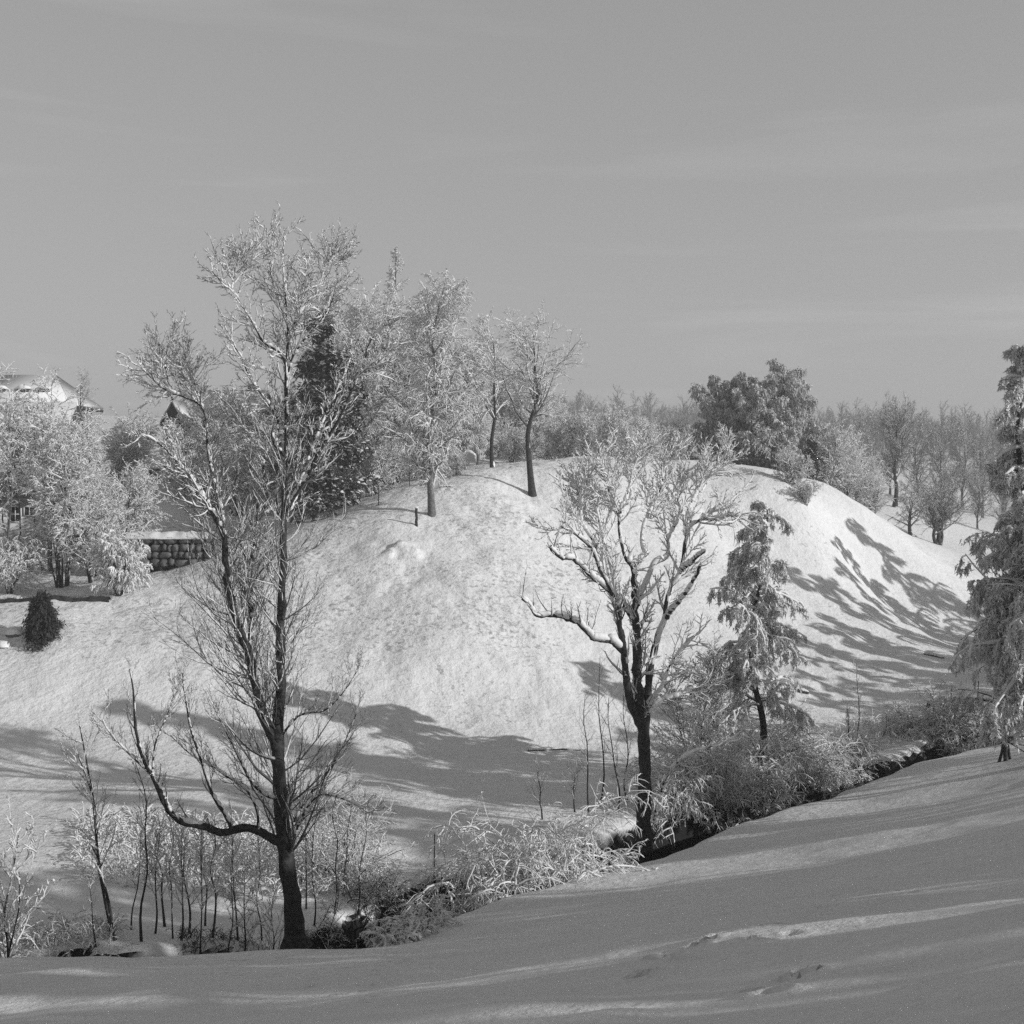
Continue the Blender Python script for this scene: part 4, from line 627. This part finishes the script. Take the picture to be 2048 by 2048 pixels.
for k, (px, Y, h) in enumerate([(430, 103, 8.2), (475, 93, 6.2), (520, 98, 8.0), (562, 92, 6.2), (598, 97, 7.4)]):
    copy_tree(gt, gp(px, Y, -.2), rg.random()*6, h/6.6, 'frosted garden tree seen through the tall bare tree, %s from the left' % ORD[k+1])
# ---- shrubs along the stream
def shrub(label, px, Y, H, seed, n=60, spread=1., r=.02, s=.05, droop=1.3, n2=9, n3=5, name='snowy_shrub', group=None, lean=(0, 0), tips=.02, K=9, mats=None, w=.5, cover=.85, thin=.008, dz=0, wb=.16):
    """many stems from one stool, arching over under their snow"""
    rng = np.random.default_rng(seed); base_ = gp(px, Y, -.08+dz); mats = mats or SB
    p = np.zeros((n, 3)); p[:, :2] = rng.normal(size=(n, 2))*w*.35; x = p[:, 0]+base_[0]; y = p[:, 1]+base_[1]; p[:, 2] = ground(x, y)-base_[2]-.1+dz
    a = rng.random(n)*6.28; d = nrm(np.column_stack([np.cos(a)*spread*rng.random(n)+lean[0], np.sin(a)*spread*rng.random(n)+lean[1], np.ones(n)])); P = np.empty((n, K, 3)); P[:, 0] = p
    L = H*rng.uniform(.6, 1.5, n)
    for k in range(1, K):
        d = nrm(d+np.array([0, 0, -droop/(K-1)])*(k/K)*1.6+rng.normal(size=(n, 3))*wb); P[:, k] = P[:, k-1]+d*(L/(K-1))[:, None]
    R = np.maximum(r*rng.uniform(.6, 1.3, n)[:, None]*np.linspace(1, .3, K), thin); root = empty(name, base_); m = MB(); m.tubes(P, R, 5); m.build('stems', mats[0], root); m2 = MB(); m3 = MB()
    snow_on(m3, rng, P, R, s, 5, cover*.85, vert=.3, K=26)
    c, q = spawn(rng, P, R, n2, .5, t0=.12, ang=.85, up=-droop*.5, K=7, wob=.17, rmin=thin*.7); m2.tubes(c, q, 3); snow_on(m3, rng, c, q, s*.7, 4, cover, vert=.4)
    if n3: c, q = spawn(rng, c, q, n3+2, .6, ang=.9, up=-droop*.5, K=5, wob=.2, rmin=thin*.5); m2.tubes(c, q, 3); snow_on(m3, rng, c, q, s*.45, 3, cover, vert=.5)
    m2.build('branches', mats[1], root); m3.build('snow', M['snow'], root); return tag(root, label, 'shrub', group)
shrub('large bright shrub arching over the stream under heavy snow, at the lower centre', 1045, 38.9, 3.7, 201, n=70, spread=.75, s=.055, w=1.5, droop=2.3, n2=14, n3=6)
shrub('low spreading snowy shrub at the left foot of the large arching one', 990, 38.4, .8, 202, n=30, spread=1.3, s=.045, w=1.0, droop=2.2)
shrub('snowy shrub spilling right of the large arching one onto the bank', 1120, 39.6, 1.6, 203, n=60, spread=1.3, s=.045, w=1.0, droop=2.2)
shrub('small arching snowy shrub beside the dark water at the foot of the broad tree', 1222, 41.6, .8, 204, n=26, spread=1.2, s=.04, w=.7, droop=2.5)
shrub('small snow-capped clump of arching twigs beside the dark stream hollow', 845, 33.6, 1.1, 205, n=26, spread=1.0, s=.06, w=.7, droop=2.6)
shrub('low snow-bowed clump at the stream edge just above the front slope', 800, 32.2, .7, 206, n=30, spread=1.4, s=.06, w=.6, droop=2.6)
shrub('dark bramble thicket with little snow on the bank right of the tall tree', 745, 38.8, .9, 207, n=50, spread=1.3, s=.02, w=1.1, droop=1.9, cover=.5)
shrub('dark twiggy thicket against the bank close right of the tall tree', 680, 36.6, .7, 208, n=55, spread=1.3, s=.022, w=1.1, droop=1.9, cover=.55)
shrub('frosted upright bush behind the saplings right of the tall tree', 690, 40.5, 2.6, 209, n=22, spread=.6, s=.03, w=1.2, droop=.3, cover=.75)
for k, (px, Y, H, sp, dr) in enumerate([(1345, 50.8, 2.4, 1., 1.6), (1420, 53, 3.3, .9, 1.3), (1490, 55.0, 2.8, 1.1, 1.8), (1565, 56.5, 3.2, .9, 1.5), (1630, 58.4, 2.5, 1.1, 1.9), (1680, 60, 1.7, 1.2, 2.2), (1560, 54.6, 1.9, 1.3, 2.2), (1455, 52.0, 1.5, 1.3, 2.3)]):
    shrub('%s frosted shrub of the grey thicket right of the broad tree' % ['leftmost low', 'tall upright', 'dense middle', 'tall bright', 'arching right-hand', 'smallest right-hand', 'low front', 'low dark front'][k], px, Y, H*.82, 220+k, n=52, spread=sp, s=.05, w=1.2, droop=dr, group='thicket right of the broad tree')
make_tree('frosted_tree', 'twiggy frosted young tree between the broad bare tree and the slender one', 'tree', gp(1395, 55, -.1), 5.6, .07, frost_levels(1.9, 18, 9, 7, .035, 0, t0=.15, shape=dome), 230, nst=4, spread=.18)
shrub('low frosted bush on the far bank of the stream near the right edge', 1880, 64.5, 2.1, 231, n=55, spread=.8, s=.045, w=1.3, droop=1.0)
shrub('frosted bush under the hanging conifer boughs at the right edge', 1960, 62.5, 2.3, 232, n=55, spread=.9, s=.04, w=1.3, droop=1.2)
shrub('snow-bent grassy bush around the broken stakes on the right meadow', 1800, 66.5, 1.2, 233, n=50, spread=1.2, s=.03, w=1.6, droop=1.6)
shrub('frosted bush below the young tree in the right meadow', 1700, 59.5, 1.6, 234, n=40, spread=.9, s=.035, w=1.0, droop=1.2)
# ---- saplings on the bank
def sapling(label, px, Y, H, seed, r=.03, lean=(0, 0), nst=1, n1=12, ln=.9, s=.02, cover=.5, group=None, n2=4, name='sapling', n3=0):
    lv = [dict(n=n1, ln=ln, t0=.3, t1=.98, rel=False, shape=lambda t: 1-.4*t, ang=.6, up=.5, K=5, wob=.12, rr=.5, rmin=.007, snow=s, cover=cover), dict(n=n2, ln=.5, ang=.6, up=.2, K=4, rmin=.005, snow=s*.8, cover=cover)]
    if n3: lv.append(dict(n=n3, ln=.5, ang=.6, up=.0, K=3, rmin=.004, snow=s*.7, cover=cover))
    return make_tree(name, label, 'sapling', gp(px, Y, -.1), H, r, lv, seed, lean=lean, nst=nst, spread=.08, tsnow=.012, tcover=.3, wob=.015, group=group, tK=14, tips=.25)
sapling('tallest two-stemmed sapling of those left of the tall tree', 238, 33.0, 5.4, 301, r=.055, lean=(-.09, 0), nst=2, ln=1.3, n1=16, s=.035, cover=.65, n3=3)
sapling('slim straight sapling right of the two-stemmed one', 283, 33.2, 4.6, 302, r=.035, nst=1, ln=1.1, n1=18, s=.035, cover=.65, n3=3)
sapling('sapling at the left edge with snow-tipped spreading twigs', -12, 31.6, 4.6, 303, r=.05, lean=(.05, 0), nst=3, ln=1.8, n1=14, s=.05, cover=.7, n3=4)
sapling('short sapling left of the tallest two-stemmed one', 192, 32.6, 1.8, 304, r=.02, lean=(-.1, 0), ln=.5, s=.02)
row = [(346, 34, 3.2), (362, 33.5, 2.9), (378, 35, 2.6), (400, 33.2, 3.4), (424, 34.4, 3.1), (450, 33.4, 3.6), (476, 34.6, 3.4), (492, 33.6, 2.9), (524, 35, 2.9), (548, 34.2, 2.5), (310, 34.5, 3.0), (330, 35.5, 2.6), (262, 35, 3.0), (410, 36, 2.8)]
row.sort()
for k, (px, Y, h) in enumerate(row):
    sapling('%s thin dark sapling from the left in the row before the tall tree' % ORD[k], px, Y, h, 310+k, r=.022+.006*(k % 3), lean=(rg.normal()*.06-.02, 0), ln=1.0, n1=16, s=.028, cover=.7, n3=3, group='saplings left of the tall tree')
for k, (px, Y, h) in enumerate([(612, 38, 3.2), (628, 36.5, 3.4), (645, 35.2, 3.5), (668, 37.5, 3.6), (690, 39, 3.3), (716, 38, 3.0)]):
    sapling('%s thin sapling from the left in the group right of the tall tree' % ORD[k], px, Y, h, 330+k, r=.024, lean=(.12 if k == 2 else rg.normal()*.04+.03, 0), ln=.8, n1=12, s=.022, cover=.6, group='saplings right of the tall tree')
for k, (px, Y, h) in enumerate([(1084, 49, 2.0), (1178, 49.5, 4.6), (1200, 51, 5.8), (1236, 50, 4.4), (1255, 52, 4.2), (1150, 50, 1.6)]):
    sapling('%s thin bare sapling from the left beside the broad tree' % ORD[k], px, Y, h, 340+k, r=.034, lean=(rg.normal()*.03-.02, 0), ln=1.1, n1=14, s=.015, cover=.4, group='saplings beside the broad tree')
sapling('thin pointed sapling standing alone in the shaded right meadow', 1716, 62, 4.3, 350, r=.03, ln=.9, n1=16, s=.02, n3=2)
sapling('bent twiggy sapling at the foot of the lone pointed one', 1700, 60.6, 2.6, 351, r=.035, ln=.9, n1=12, s=.03, nst=2, n3=2)
# ---- weeds
def weeds(label, a, b, Y0, Y1, n, h, seed, s=.02):
    rng = np.random.default_rng(seed); px = rng.uniform(a, b, n); Y = rng.uniform(Y0, Y1, n); x = (px-CX)/F*Y; c = np.column_stack([x, Y, ground(x, Y)-.03]); d = nrm(np.column_stack([rng.normal(size=(n, 2))*.35, np.ones(n)]))
    P = np.empty((n, 5, 3)); P[:, 0] = c; L = h*rng.uniform(.4, 1.2, n)
    for k in range(1, 5): d = nrm(d+rng.normal(size=(n, 3))*.12+np.array([0, 0, -.12*k])); P[:, k] = P[:, k-1]+d*L[:, None]/4
    m = MB(); R = np.full((n, 5), .006); m.tubes(P, R, 3); q, r = spawn(rng, P, R, 4, .4, ang=.7, up=-.4, K=3, rmin=.004); m.tubes(q, r, 3); o = m.build('dry_weeds', M['grass']); tag(o, label, 'weeds', kind='stuff')
    if not s: o.data.materials[0] = M['needle']; return
    m3 = MB(); snow_on(m3, rng, P, R, s, 4, .7); snow_on(m3, rng, q, r, s, 3, .7); m3.build('snow_clots', M['snow'], o)
weeds('dry frosted weeds on the bank at the lower left', -20, 230, 31.6, 34.5, 380, .75, 401, s=.035)
weeds('dark uncovered grass and roots on the bank under the tall bare tree', 355, 770, 32.3, 34.6, 900, .38, 405, s=0)
weeds('snow-clotted dead weeds in the meadow behind the sapling row', 150, 760, 39, 46, 1500, .75, 402, s=.05)
weeds('snow-clotted dead stalks on the right meadow by the stakes', 1700, 1900, 63, 69, 350, .7, 403, s=.03)
weeds('dry stalks along the far stream bank', 350, 1800, 0, 0, 10, .1, 404) if 0 else None
